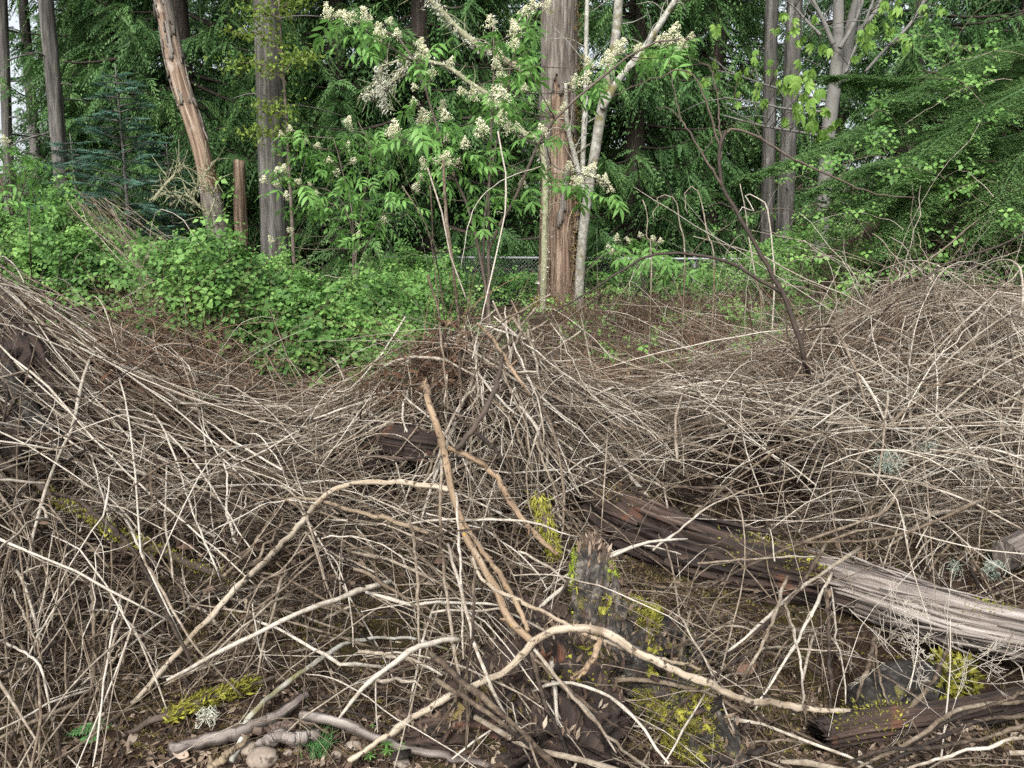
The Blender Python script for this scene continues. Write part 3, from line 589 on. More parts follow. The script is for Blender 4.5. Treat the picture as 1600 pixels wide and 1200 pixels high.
# hemlock with flat boughs over the bank
ht = at(1665, 330, 8.6); ht[2] = float(H(ht[0], ht[1])) - .1
hem = thing('hemlock_tree', 'hemlock spreading flat dark green boughs over the bramble bank', 'hemlock tree', ht)
put('trunk', trunk_geo([[0, 0, 0], [0, .05, 3], [.1, 0, 7]], [.14, .11, .05], 14, 40, .08), M['fir_bark'], hem)
def bough(path, Y, width, seed, dens=1.0, zsag=.12):
    rng = np.random.default_rng(seed)
    P = np.array([at(q[0], q[1], Y + q[2]) for q in path]); S = smooth_path(P, 50); L = np.linalg.norm(np.diff(S, axis=0), axis=1).sum()
    acc = Acc(); V, T, Q, f = tubes((S - ht)[None], np.linspace(.02, .004, 50)[None], 5); acc.add(V, T, Q, .1)
    n1 = int(L * 58 * dens); u = np.sort(np.linspace(.04, .985, n1) + rng.normal(0, .004, n1)).clip(.02, .99); i = np.clip((u * 49).astype(int), 0, 48); b = S[i] + rng.normal(0, .012, (n1, 3)); tg = unit(S[i + 1] - S[i])
    sg = np.where(np.arange(n1) % 2, 1, -1)[:, None]; hz = np.cross(tg, [0, 0, 1.]) + rng.normal(0, .1, (n1, 3)); sd = unit(hz) * sg
    l = width * (.12 + 1.0 * (1 - u) ** .75 * np.minimum(1, u * 5)) * rng.uniform(.65, 1.15, n1)
    d = unit(tg * rng.uniform(.5, .8, (n1, 1)) + sd * .85 + rng.normal(0, .07, (n1, 3)) + [0, 0, -.08])
    # second order shoots, then short flat twigs with needles
    m = 9; v = (np.arange(m) + .6) / m
    b2 = b[:, None] + d[:, None] * (l[:, None] * v)[..., None]; b2[..., 2] -= zsag * (l[:, None] * v) ** 1.6 * 2.2
    s2 = unit(np.cross(d, [0, 0, 1.]))[:, None]
    BB, DD, LL = [b2.reshape(-1, 3)], [np.repeat(d, m, 0)], [np.repeat(l / m * 1.3, m)]
    for sgn in (-1, 1):
        BB.append(b2.reshape(-1, 3)); dd = unit(d[:, None] * .75 + s2 * sgn * .75 + rng.normal(0, .1, (n1, m, 3)) + [0, 0, -.18]); DD.append(dd.reshape(-1, 3)); LL.append((.15 * (1.1 - v)[None] * rng.uniform(.7, 1.2, (n1, m)) + .03).ravel())
    B, D, Lw = np.concatenate(BB) - ht, np.concatenate(DD), np.concatenate(LL)
    mm = 6; w = (np.arange(mm) + .5) / mm; nb = (B[:, None] + D[:, None] * (Lw[:, None] * w)[..., None]); sx = unit(np.cross(D, [0, 0, 1.]))[:, None] * np.where(np.arange(mm) % 2, 1, -1)[None, :, None]
    nd = unit(D[:, None] * .8 + sx + rng.normal(0, .2, nb.shape)); tone = np.repeat(np.clip(rng.normal(.58, .15, len(B)), 0, 1), mm) + np.tile(.2 * w, len(B))
    V, T, tt = kites(nb.reshape(-1, 3), nd.reshape(-1, 3), rdir(len(tone), 2.0, rng), rng.uniform(.02, .036, len(tone)), .0105, .05, .5, tone); acc.add(V, T, None, tt)
    return acc.build('bough', M['hemlock'], hem)
for k, (p, Y, w, d) in enumerate([
    ([(1660, 130, .5), (1560, 135, .2), (1450, 160, 0), (1370, 190, -.1), (1310, 220, -.3), (1240, 250, -.5), (1150, 283, -.6)], 8.2, .62, 1.2),
    ([(1660, 95, .6), (1500, 118, .3), (1400, 125, .2), (1340, 122, .1), (1285, 118, 0)], 8.6, .5, 1.1),
    ([(1660, 200, 0), (1570, 215, -.2), (1490, 250, -.5), (1420, 320, -.9), (1375, 400, -1.1)], 8.0, .55, 1.2),
    ([(1660, 230, .2), (1560, 270, 0), (1470, 300, -.3), (1410, 365, -.6), (1385, 420, -.7)], 7.8, .5, 1.1),
    ([(1660, 150, .5), (1590, 150, .3), (1530, 175, 0), (1500, 210, -.2)], 8.4, .5, 1.1),
    ([(1670, 60, .5), (1620, 80, .2), (1560, 120, 0), (1530, 170, -.1)], 8.4, .5, 1.0),
    ([(1670, 260, .1), (1620, 300, -.1), (1560, 350, -.4), (1500, 400, -.6)], 8.2, .5, 1.0),
    ([(1660, 190, .6), (1540, 230, .4), (1430, 275, .2), (1340, 310, 0), (1255, 345, -.2)], 8.9, .6, 1.0), ([(1660, 250, .6), (1540, 300, .3), (1440, 350, .1), (1360, 390, -.1), (1300, 425, -.2)], 8.9, .6, 1.0),
    ([(1660, 110, -.4), (1560, 160, -.6), (1470, 215, -.8), (1400, 280, -1), (1340, 330, -1.1)], 8.0, .6, 1.0), ([(1670, 170, -.5), (1600, 240, -.7), (1560, 310, -.9), (1530, 380, -1)], 7.8, .55, 1.0), ([(1640, 60, 0), (1540, 85, -.2), (1440, 140, -.5), (1380, 170, -.6)], 8.4, .55, 1.0), ([(1560, 200, -.4), (1450, 240, -.7), (1350, 262, -.9), (1270, 300, -1)], 8.0, .5, 1.0),
    ([(1690, 300, .1), (1650, 330, -.3), (1600, 370, -.6)], 7.8, .5, .9), ([(1680, 170, .5), (1450, 205, .3), (1350, 240, .1)], 8.8, .55, .9)]):
    bough(p, Y, w, 70 + k, d)

# chain-link fence
FY = 12.9; fx0, fx1 = (600 - 800) / FPX * FY, (1750 - 800) / FPX * FY
ftop = CAM_H - .02; fb = .35; fence = thing('chain_link_fence', 'grey chain link fence with a steel top rail at the wood edge', 'fence', (fx0, FY, fb))
put('top_rail', trunk_geo([[0, 0, ftop - fb], [fx1 - fx0, 0, ftop - fb - .07]], [.024, .024], 8, 3, 0), M['steel'], fence)
for x in np.arange(.35, fx1 - fx0, 2.4):
    put('post', trunk_geo([[x, .04, 0], [x, .04, ftop - fb + .02]], [.03, .03], 8, 3, 0), M['steel'], fence)
hh = ftop - fb - .03; xs = np.arange(-hh, fx1 - fx0, .062); PP = []
for y, sg in ((-.03, 1), (-.024, -1)):
    for x in xs:
        a, c = x, x + hh; z0, z1 = 0., hh
        if a < 0: z0 = -a; a = 0
        if c > fx1 - fx0: z1 = fx1 - fx0 - a + z0; c = fx1 - fx0
        if sg < 0: z0, z1 = hh - z0, hh - z1
        PP.append([[a, y, z0], [c, y, z1]])
V, T, Q, f = tubes(np.array(PP, float), np.full((len(PP), 2), .0018), 3, False)
Acc().add(V, T, Q, .5).build('wire_mesh', M['steel'], fence)

# ------------------------------------------------------------------ elderberries
ELDER_LEAF, BLOOM = [], []
for v in range(4):
    rng = np.random.default_rng(100 + v); acc = Acc(); pairs = 2 if v % 2 else 3
    st = np.linspace(.03, .17, pairs)
    V, T, Q, f = tubes(np.array([[[0, 0, 0], [.08, 0, -.008], [.19, 0, -.04]]]), np.array([[.0025, .002, .0012]]), 4); acc.add(V, T, Q, .5)
    for i, x in enumerate(list(st) + [.19]):
        for sg in ((-1, 1) if x < .19 else (0,)):
            V, T = leaf_big(rng.uniform(.1, .135), rng.uniform(.032, .042), rng.uniform(.2, .7), .1); a = sg * rng.uniform(.75, 1.1); c, s = math.cos(a), math.sin(a)
            V = np.stack([V[:, 0] * c - V[:, 1] * s + x, V[:, 0] * s + V[:, 1] * c, V[:, 2] - .2 * x], 1); acc.add(V, T, None, rng.uniform(.3, .75))
    ELDER_LEAF.append(acc.mesh('leaf', M['elder']))
OCT = np.array([[1, 0, 0], [-1, 0, 0], [0, 1, 0], [0, -1, 0], [0, 0, 1], [0, 0, -1]], float)
OCF = np.array([[0, 2, 4], [2, 1, 4], [1, 3, 4], [3, 0, 4], [2, 0, 5], [1, 2, 5], [3, 1, 5], [0, 3, 5]])
for v in range(4):
    rng = np.random.default_rng(200 + v); acc = Acc(); n = 150
    n = 300; g = 15; u = np.linspace(.02, .98, g) + rng.normal(0, .03, g); a = np.arange(g) * 2.4 + rng.normal(0, .3, g); r_ = (.034 * (1 - u) ** .7 + .004) * rng.uniform(.7, 1.1, g)
    CC = np.stack([np.cos(a) * r_, np.sin(a) * r_, .1 * u + .2 * r_], 1); k_ = rng.integers(0, g, n); C = CC[k_] + rng.normal(0, 1, (n, 3)) * (.0045 + .005 * (1 - u[k_]))[:, None]
    for c_, kk in zip(C, k_): acc.add(c_ + OCT * rng.uniform(.0024, .0052) * (.75 if v == 3 else 1), OCF, None, np.clip(rng.uniform(.1, 1) - (.25 if kk % 4 == v else 0), 0, 1))
    for q in range(g): V, T, Q, f = tubes(np.array([[[0, 0, CC[q][2] * .8], CC[q] * .6 + [0, 0, CC[q][2] * .36], CC[q]]]), np.array([[.0012, .001, .0008]]), 3); acc.add(V, T, Q, .1)
    V, T, Q, f = tubes(np.array([[[0, 0, -.03], [0, 0, .03], [0, 0, .09]]]), np.array([[.003, .0025, .001]]), 4); acc.add(V, T, Q, .1)
    BLOOM.append(acc.mesh('flower_cluster', M['bloom']))
def elder(label, stems, blooms, extra, Y, base_px, scale=1.0, seed=1, lp=2.2, bs=1.0, jit=.35):
    """stems: pixel paths with radius; blooms: flower pixels; extra: leaf-only pixels. Every twig grows from the nearest stem."""
    rng = np.random.default_rng(seed); b = at(base_px[0], base_px[1], Y); b[2] = float(H(b[0], Y)) - .03
    t = thing('elderberry_shrub', label, 'shrub', b, 'flowering elderberries')
    al = []
    for pp, r in stems:
        P = np.array([at(q[0], q[1], Y + (q[2] if len(q) > 2 else 0)) for q in pp]); P = np.concatenate([[b + rng.normal(0, .03, 3) * [1, 1, 0]], P]) if pp[0][1] > base_px[1] - 60 else P
        S = smooth_path(P, 16); V, T, Q, f = tubes((S - b)[None], np.interp(np.linspace(0, 1, 16), [0, 1], [r, r * .35])[None], 6)
        Acc().add(V, T, Q, .62, f).build('stem', M['dark_twig'], t, True); al.append(S)
    al = np.concatenate(al); tp, tr = [], []
    cx = al[:, :2].mean(0)
    def leaf(c, k, spread, down=.35):
        for _ in range(k):
            o = link('leaf', ELDER_LEAF[rng.integers(4)], t); o.location = c - b + rng.normal(0, spread, 3) * [1, 1, .7]
            o.rotation_euler = (rng.normal(0, .35), rng.uniform(-.15, .8), rng.uniform(0, 6.28)); s = scale * rng.uniform(.75, 1.2); o.scale = (s, s, s)
    for px, py, kind in [(q[0], q[1], 1) for q in blooms] + [(q[0], q[1], 0) for q in extra]:
        c = at(px, py, Y + rng.normal(0, jit)); d = np.linalg.norm(al - c, axis=1) + np.maximum(al[:, 2] - c[2] + .05, 0) * 2; p = al[d.argmin()]
        tp.append(smooth_path([p, p + (c - p) * .55 + [0, 0, -.06 * np.linalg.norm(c - p)], c - [0, 0, .03]], 8) - b); tr.append(np.linspace(.006, .003, 8) * scale)
        if kind:
            o = link('flower_cluster', BLOOM[rng.integers(4)], t); o.location = c - b - [0, 0, .03]; s = bs * rng.uniform(.6, 1.3); o.scale = (s, s, s * rng.uniform(.7, 1.05)); o.rotation_euler = (rng.normal(0, .45), rng.normal(0, .45), rng.random() * 6)
            leaf(c - [0, 0, .07 * scale], rng.poisson(lp), .06 * scale)
        else: leaf(c, rng.integers(1, 4), .07 * scale)
    V, T, Q, f = tubes(np.stack(tp), np.stack(tr), 4); o = Acc().add(V, T, Q, .6, f).build('twigs', M['dark_twig'], t); o['kind'] = 'stuff'
    return t
elder('tall elderberry with cream flower cones opening before the great peeled snag', [
    ([(762, 470), (750, 400), (738, 345), (722, 300), (700, 255), (668, 150), (640, 80), (600, 45), (540, 30)], .018),
    ([(764, 470), (763, 380), (764, 300), (768, 200), (772, 100), (770, 30)], .017),
    ([(764, 470), (764, 385, -.1), (776, 360, -.1), (800, 320, -.15), (822, 270, -.2), (838, 230, -.2), (872, 180, -.3), (905, 150, -.3), (955, 110, -.35), (1010, 70, -.4), (1075, 60, -.4)], .018),
    ([(760, 470, .1), (756, 360, .1), (770, 250, .2), (790, 170, .2), (800, 90, .2), (830, 20, .2), (842, -30, .2)], .014),
    ([(838, 230, -.2), (870, 262, -.3), (905, 270, -.3), (950, 288, -.3)], .006)],
    [(513, 24), (530, 22), (552, 25), (578, 29), (607, 32), (595, 56), (621, 54), (653, 69), (660, 82), (634, 93), (674, 113), (701, 97), (723, 141), (688, 169), (699, 182), (672, 182), (660, 187), (617, 206), (609, 208), (649, 134), (649, 160), (742, 152), (760, 160), (770, 141), (781, 82), (777, 100), (784, 118), (786, 152), (796, 197), (779, 186), (755, 206), (695, 214), (727, 225), (664, 260), (656, 277), (649, 292), (691, 251), (710, 256), (820, 136), (855, 160), (879, 171), (850, 204), (838, 236), (816, 286), (766, 35), (803, 48), (799, 65), (824, 17), (838, 9), (850, 9), (807, 41), (812, 25),
     (889, 264), (894, 279), (915, 269), (935, 275), (944, 286), (955, 295), (905, 279), (894, 132), (911, 126), (924, 100), (946, 100), (955, 91), (968, 76), (994, 74), (967, 78), (996, 76), (1024, 65), (1043, 65), (1048, 56), (1080, 58), (1065, 71), (956, 91)],
    [(700, 215), (660, 215), (640, 225), (675, 240), (720, 240), (745, 250), (760, 235), (690, 200), (735, 190), (765, 180), (800, 230), (790, 250), (825, 215), (810, 160), (780, 120), (745, 120), (820, 90), (700, 60), (570, 45), (600, 75), (650, 110), (730, 315), (775, 312), (755, 330), (745, 300), (810, 300), (760, 285), (860, 215), (880, 200), (1000, 90), (1030, 85), (940, 125), (830, 70), (840, 95), (815, 110), (640, 200), (600, 205), (870, 265), (745, 350)],
    6.5, (765, 505), .82, 3, 2.0, 1.12)
elder('elderberry with small pale blooms at the edge of the green thicket', [
    ([(552, 420), (550, 330), (530, 250), (520, 215), (480, 215), (450, 198)], .013), ([(555, 420), (570, 300), (580, 240), (560, 190)], .012), ([(556, 420), (545, 340), (520, 300), (470, 290), (425, 275)], .012), ([(560, 420), (600, 330), (610, 290)], .01)],
    [(541, 191), (547, 200), (454, 201), (440, 208), (476, 219), (495, 228), (504, 251), (515, 250), (549, 251), (523, 269), (411, 282), (432, 264), (439, 264), (447, 268), (465, 281), (432, 288), (487, 288), (491, 299), (448, 306), (543, 236), (542, 225), (560, 350), (600, 345), (455, 360), (425, 375), (560, 365)],
    [(455, 210), (480, 235), (500, 235), (545, 215), (560, 240), (575, 225), (590, 250), (560, 265), (540, 280), (520, 295), (500, 310), (470, 300), (440, 280), (590, 280), (610, 265), (580, 310), (550, 315), (530, 330), (600, 330), (560, 300), (620, 300), (460, 250), (590, 215), (600, 235), (570, 285), (610, 310), (555, 340), (585, 350), (480, 330), (520, 350), (460, 320), (640, 330)],
    9.6, (556, 440), 1.0, 5, 1.6, .95)
elder('low elderberry with white buds beside the top rail of the fence', [
    ([(1005, 440), (985, 400), (965, 380)], .01), ([(1008, 440), (1020, 400), (1030, 380)], .01), ([(1003, 440), (990, 415), (955, 400)], .008)],
    [(963, 373), (978, 370), (952, 386), (1002, 366), (1032, 376), (985, 374), (955, 393), (1022, 372)],
    [(970, 390), (985, 395), (1010, 385), (1030, 395), (1045, 415), (1025, 420), (1000, 400), (960, 400), (950, 408), (1060, 425), (1010, 412), (1040, 400)], 9.0, (1005, 460), 1.0, 6, 2.0, .75)
elder('elderberry tip with one white bud behind the dead brush at the clearing edge', [
    ([(20, 330), (15, 270), (10, 225)], .01), ([(25, 330), (40, 280), (35, 255)], .01), ([(15, 330), (0, 280), (-20, 250)], .01)],
    [(10, 219)], [(15, 235), (35, 245), (5, 255), (30, 262), (45, 258), (0, 285), (25, 290), (45, 285), (10, 310), (60, 300), (-20, 260), (-30, 290), (30, 320), (75, 320)], 8.4, (18, 400), 1.0, 7, 1.5)

# ------------------------------------------------------------------ bramble thickets
def trifoliate(B, Nn, tone, size, rng):
    n = len(B); a = rng.random(n) * 6.28; s0 = unit(np.cross(Nn, rdir(n, rng=rng))); f0 = np.cross(s0, Nn)
    out = Acc()
    for da, k in ((0, 1.0), (2.0, .85), (-2.0, .85)):
        d = unit(s0 * math.cos(da) + f0 * math.sin(da) - [0, 0, .25]); V, T, t = kites(B + d * .008, d, unit(Nn + rng.normal(0, .25, (n, 3))), size * k, size * k * .72, .14, .4, tone); out.add(V, T, None, t)
    return out
def thicket(name, label, xs, ys, top, n, seed, size=(.035, .08), mask=None, canes=60, tone0=.45, fill=.5):
    rng = np.random.default_rng(seed); x = rng.uniform(*xs, n * 3); y = rng.uniform(*ys, n * 3)
    keep = np.ones(len(x), bool) if mask is None else mask(x, y, rng); x, y = x[keep][:n], y[keep][:n]; n = len(x)
    h = top(x, y) * (1 + .9 * np.clip(vnoise(x * 6, y * 6, seed) - .72, 0, 1) / .28 * rng.random(n)); u = 1 - rng.random(n) ** 1.7 * fill * 1.6; u = np.clip(u, .02, 1.0) + (rng.random(n) < .03) * rng.uniform(0, .2, n)
    z = H(x, y) + h * u; B = np.stack([x, y, z], 1) + rng.normal(0, .03, (n, 3))
    Nn = unit(rdir(n, 1.3, rng) + [0, -.45, 0]); sh = fbm(x * 3, y * 3 + z * 2, 3, seed)
    a = trifoliate(B, Nn, np.clip(tone0 + .9 * (sh - .5) + rng.normal(0, .2, n), 0, 1), rng.uniform(*size, n), rng)
    o = tag(a.build(name, M['bramble']), label, 'brambles', kind='stuff')
    return o
THK = lambda x, y: np.clip(.4 + .9 * (fbm(x * .9, y * .9, 3, 5) - .45) + .75 * (fbm(x * 2.6, y * 2.6, 2, 8) - .5), .12, 1.5) + .55 * np.exp(-((x + 6.6) / 1.7) ** 2)
def lmask(x, y, rng):
    px, py = proj(np.stack([x, y, H(x, y) + .3], -1))
    low = np.interp(px, [-400, 0, 120, 250, 350, 450, 560, 660, 720, 760], [395, 400, 455, 480, 515, 575, 590, 575, 525, 440])
    edge = fbm(x * 2, y * 2, 3, 4) * 90 - 45 + rng.exponential(16, len(px)) * (rng.random(len(px)) < .3)
    bare = ((px > 140) & (px < 330) & (np.abs(py - np.interp(px, [100, 340], [320, 470])) < 16) & (rng.random(len(px)) < .35))
    return (py < low + edge - 20) & (px < 680 + edge) & (fbm(x * 3.1, y * 3.1, 2, 66) > .32) & ~bare
thicket('bramble_thicket', 'mass of fresh green brambles under the leaning dead snag', (-10.5, -.3), (5.4, 11.2), THK, 62000, 11, mask=lmask)
BK = lambda x, y: np.clip(.35 + .8 * (fbm(x * 1.1, y * 1.1, 3, 15) - .4), .12, .9)
def rmask(x, y, rng):
    d = fbm(x * 1.3 + 4, y * 1.3, 4, 31); px, py = proj(np.stack([x, y, H(x, y) + .2], -1)); return (d > .5) & (px > 1060 + 40 * d) & (py < 470 + 60 * d)
thicket('bank_brambles', 'patchy green brambles sprouting over the tall dead bank', (2.0, 11), (7.2, 11.5), BK, 11000, 12, (.045, .075), rmask, tone0=.5)
def mmask(x, y, rng):
    d = fbm(x * 1.7 + 9, y * 1.7, 4, 51); px, py = proj(np.stack([x, y, H(x, y) + .1], -1)); return (d > .5) & (py < 585) & (px > 560) & (px < 1450)
thicket('young_brambles', 'scattered low green leaves among rusty dead canes before the fence', (-2.5, 5), (5.4, 12.4), lambda x, y: np.full(np.shape(x), .26), 1100, 13, (.04, .065), mmask, tone0=.6)
def fmask(x, y, rng): return fbm(x * 1.2 + 2, y * 1.2, 3, 71) > .42
thicket('fence_undergrowth', 'dark green undergrowth crowding the foot of the wire fence', (-3, 8), (11.8, 15), lambda x, y: np.full(np.shape(x), .5), 6000, 14, (.05, .09), fmask, tone0=.25)

# ------------------------------------------------------------------ fallen logs and the mossy stump
def furrow(n, k, seed, ridge, fr=7, lf=1.6):
    """Radius factors: sheets of grain along the length with sharp open splits."""
    a = np.arange(k)[None] * 2 * np.pi / k; s = np.linspace(0, 1, n)[:, None]; w = .16 * fbm(s * 4, 0 * s + seed, 2, seed)
    g = lambda f, o, sd: fbm(np.cos(a + w) * f + 7, np.sin(a + w) * f + s * lf * o, 3, sd)
    cr, sh, fi = g(fr * .55, 1, seed + 1), g(fr, 1.4, seed + 2), g(fr * 2.2, 5, seed + 3)
    return 1 - ridge * 1.3 * np.exp(-((cr - .5) / .028) ** 2) + ridge * 1.1 * (sh - .5) + ridge * .8 * (np.floor(sh * 9) / 9 - .5) + ridge * .5 * (fi - .5)
def log(name, label, cat, pts, rads, m, seed, amp=.14, f=3.5, k=44, n=90, lf=2.0, group=None, cap=True, rag=0, ridge=0, fr=7):
    k, n = max(k, 110), max(n, 80)
    amp *= .55; P = np.array(pts); base = P[0].copy(); t = thing(name, label, cat, base, group)
    G = list(trunk_geo(P - base, rads, k, n, amp, f, lf, 0, seed, 0))
    if ridge:                                            # long splits along the grain
        V = G[0].reshape(n, k, 3); c = V.mean(1, keepdims=True); V[:] = c + (V - c) * furrow(n, k, seed, ridge, fr)[..., None]; G[0] = V.reshape(-1, 3)
    if rag:
        d = unit(P[0] - P[1]); u = (RNG.random(k) ** 2 * rag)
        V = G[0].reshape(n, k, 3)
        for q in range(4): V[q] += d * (u * [1, .6, .3, .1][q])[:, None]
        G[0] = V.reshape(-1, 3)
    put('body', G, M[m], t, smooth=True)
    return t, base, G[0] + base, P
def strips(t, base, P, rads, n, m, seed, ang=(0, 6.28), ln=(.08, .3), w=(.004, .012), s=(0, 1), lift=.01, name='splinter', tone=(.2, .9), flare=.25, mid=None):
    rng = np.random.default_rng(seed); S = smooth_path(P, 80)
    for _ in range(n):
        u = rng.uniform(*s); i = int(u * 77); ax = unit(S[i + 1] - S[i]); r = np.interp(u, np.linspace(0, 1, len(rads)), rads); a = rng.uniform(*ang)
        uu = unit(np.cross(ax, [0, 0, 1.])); vv = np.cross(uu, ax); rad_ = uu * math.cos(a) + vv * math.sin(a); l = rng.uniform(*ln); p = S[i] + rad_ * (r + lift)
        q = p + ax * l * rng.choice([-1, 1]) + rad_ * rng.uniform(-.02, flare) * l + rng.normal(0, .01, 3); ww = rng.uniform(*w)
        V, T, Q, f = tubes(smooth_path([p, (p + q) / 2 + rad_ * .004, q], 5)[None] - base, np.array([[ww * .6, ww, ww, ww * .7, ww * .2]]), 4)
        Acc().add(V, T, Q, rng.uniform(*tone), f).build(name, M[m], t)
gl = [on(1290, 905, .1), on(1400, 938, .14), on(1500, 970, .2), on(1600, 992, .22), on(1760, 1025, .2), on(2000, 1075, .18)]
gr = [.085, .095, .088, .08, .08, .085]
t, b, V, P = log('fallen_log', 'silvery weathered log with a shredded end jutting over a black hollow', 'fallen log', gl, gr, 'grey_log', 31, .12, 5, 130, 110, 1.2, 'fallen logs', rag=.16, ridge=.24, fr=9)
strips(t, b, P, gr, 40, 'grey_log', 5, ln=(.08, .26), s=(0, .3), w=(.003, .008), tone=(.25, .75), flare=.15); strips(t, b, P, gr, 24, 'grey_log', 6, ln=(.2, .5), s=(.3, 1), w=(.003, .007), flare=.05, tone=(.2, .7))
px, py = proj(V)
moss_on(V - b, 500, RNG, (px > 1500) & (px < 1590) & (py < 960), (.006, .015), t, 'moss', 'moss', out=P[2] - b, spread=.01)
dl = [on(940, 786, .02), on(985, 822, .08), on(1060, 855, .12), on(1160, 885, .12), on(1270, 912, .08), on(1330, 935, .05)]
dr = [.1, .145, .14, .13, .1, .07]
t, b, V, P = log('fallen_log', 'rotten blackened log lying beyond the mossy stump spire', 'fallen log', dl, dr, 'dark_log', 33, .2, 4, 130, 110, 1.2, 'fallen logs', ridge=.3, fr=11)
strips(t, b, P, dr, 46, 'dark_log', 8, ln=(.12, .45), s=(.05, 1), w=(.005, .016), tone=(.3, 1.0), flare=.08)
px, py = proj(V)
moss_on(V - b, 1500, RNG, (px > 1130) & (px < 1290) & (py < 890 + (px - 1130) * .1), (.008, .022), t, 'moss', 'moss', out=P[3] - b, spread=.03)
moss_on(V - b, 900, RNG, (px > 940) & (px < 1030) & (py < 800), (.008, .02), t, 'moss', 'moss_brown', out=P[1] - b, spread=.03)
bl = [on(400, 640, .05), on(520, 672, .12), on(620, 690, .12), on(700, 705, .1)]
t, b, V, P = log('fallen_log', 'dark log half buried under flat stalks behind the stick pile', 'fallen log', bl, [.07, .09, .085, .07], 'dark_log', 35, .18, 4, 40, 60, 1.5, 'fallen logs', ridge=.15)
strips(t, b, P, [.07, .09, .085, .07], 20, 'dark_log', 9, ln=(.1, .4), w=(.005, .014), tone=(.4, 1), flare=.1)
cl = [on(1572, 868, .22), on(1640, 835, .2), on(1760, 780, .2)]
t, b, V, P = log('sawn_log', 'pale sawn log end poking in beside the silvery weathered log', 'fallen log', cl, [.064, .068, .07], 'grey_log', 37, .05, 4, 32, 30, 2, 'fallen logs', ridge=.1)
ax = unit(P[0] - P[1]); uu = unit(np.cross(ax, [0, 0, 1.])); vv = np.cross(uu, ax)
Acc().add([ax * .004] + [ax * .004 + (uu * math.cos(a) + vv * math.sin(a)) * .058 * RNG.uniform(.9, 1.06) + ax * RNG.uniform(-.004, .006) for a in np.linspace(0, 6.28, 25)[:-1]], [(0, i + 1, (i + 1) % 24 + 1) for i in range(24)], None, RNG.uniform(.2, .6, 25)).build('cut_face', M['grey_log'], t)
sl_ = [on(1290, 1145, .04), on(1380, 1130, .06), on(1470, 1122, .06), on(1600, 1095, .05)]
t, b, V, P = log('fallen_log', 'split grey brown log end under the bundle of flat stalks', 'fallen log', sl_, [.045, .052, .05, .045], 'dark_log', 39, .15, 4, 36, 50, 3, 'fallen logs', rag=.06, ridge=.25)
moss_on(V - b, 700, RNG, (proj(V)[0] > 1300) & (proj(V)[0] < 1420) & (V[:, 2] > P[1][2]), (.006, .018), t, 'moss', 'moss', out=P[1] - b, spread=.03)
# charred lump in the hollow under the silvery log
t, b, V, P = log('rotten_root', 'cracked black rotten root in the hollow under the silvery log', 'rotten wood', [on(1350, 1100, .02), on(1420, 1075, .05), on(1500, 1060, .04)], [.07, .1, .06], 'char', 41, .3, 3, 36, 30, 5)
moss_on(V - b, 1100, RNG, (proj(V)[0] > 1468), (.02, .05), t, 'moss', 'moss', out=P[2] - b, spread=.03)

# the stump: spire, root arms, moss cushions
sb = on(945, 1035)
stump = thing('mossy_stump', 'rotten black stump with a pointed spire and bright yellow moss', 'stump', sb, None)
ARMQ, MATQ = {}, []
def moss_mat_on(V, sel, pc, m, th=.008):
    Q = [q for v, q in MATQ if v is V][0]; nz = fbm(V[:, 0] * 40, V[:, 2] * 40 + V[:, 1] * 30, 3, 8); ok = (sel & (nz > .5))[Q].all(1); d = unit(V - pc); Vn = V + d * (th * (3.2 * np.clip(nz - .47, 0, .3)))[:, None] - sb
    if ok.sum() > 6:
        u, inv = np.unique(Q[ok], return_inverse=True); o = Acc().add(Vn[u], None, inv.reshape(-1, 4), np.clip(nz[u] * 1.3 - .15, 0, 1)).build('moss', M[m], stump, True); o['kind'] = 'stuff'
def arm(nm, pp, rads, m, seed, amp=.22, ridge=.12, tone=.5):
    P = np.array([on(*q) for q in pp]); n, k = 110, 110
    G = list(trunk_geo(P - sb, rads, k, n, amp, 2.6, 4, 0, seed)); V = G[0].reshape(n, k, 3); c = V.mean(1, keepdims=True); a = np.arange(k)[None] * 2 * np.pi / k; s = np.linspace(0, 1, n)[:, None]
    pl = fbm(np.cos(a) * 4.5 + 3, np.sin(a) * 4.5 + s * 18, 5, seed + 7); V[:] = c + (V - c) * (furrow(n, k, seed, ridge * 1.3, 7, 2.5) + .55 * (pl - .5) + .16 * (np.floor(pl * 11) / 11 - .5))[..., None]; G[0] = V.reshape(-1, 3)
    put(nm, G, M[m], stump, smooth=True, tone=tone); ARMQ[id(G[0])] = G[2]; V_ = G[0] + sb; MATQ.append((V_, G[2])); return V_, P
Vs, Ps = arm('spire', [(948, 1000, .05), (937, 945, .28), (928, 895, .46), (922, 862, .57), (919, 845, .63)], [.155, .105, .075, .055, .018], 'char', 51, .2, tone=.72)
V1, P1 = arm('root', [(930, 1005, .05), (870, 1040, .08), (790, 1090, .08), (700, 1130, .05), (630, 1150, .02)], [.12, .15, .15, .11, .06], 'dark_log', 52, .3)
V2, P2 = arm('root', [(940, 1000, .05), (1000, 1045, .08), (1060, 1105, .1), (1110, 1165, .08), (1150, 1210, .05)], [.12, .125, .12, .1, .06], 'char', 53, .32)
V3, P3 = arm('root', [(900, 1010, .05), (900, 1070, .1), (890, 1130, .08), (870, 1210, .06)], [.13, .16, .17, .16], 'dark_log', 54, .32)
V4, P4 = arm('root', [(980, 990, .08), (1030, 1000, .06), (1110, 1020, .02)], [.09, .08, .04], 'char', 55, .25)
V5, P5 = arm('root', [(900, 1000, .05), (845, 985, .06), (800, 960, .06), (770, 940, .04)], [.09, .09, .08, .04], 'dark_log', 56, .25, tone=.75)
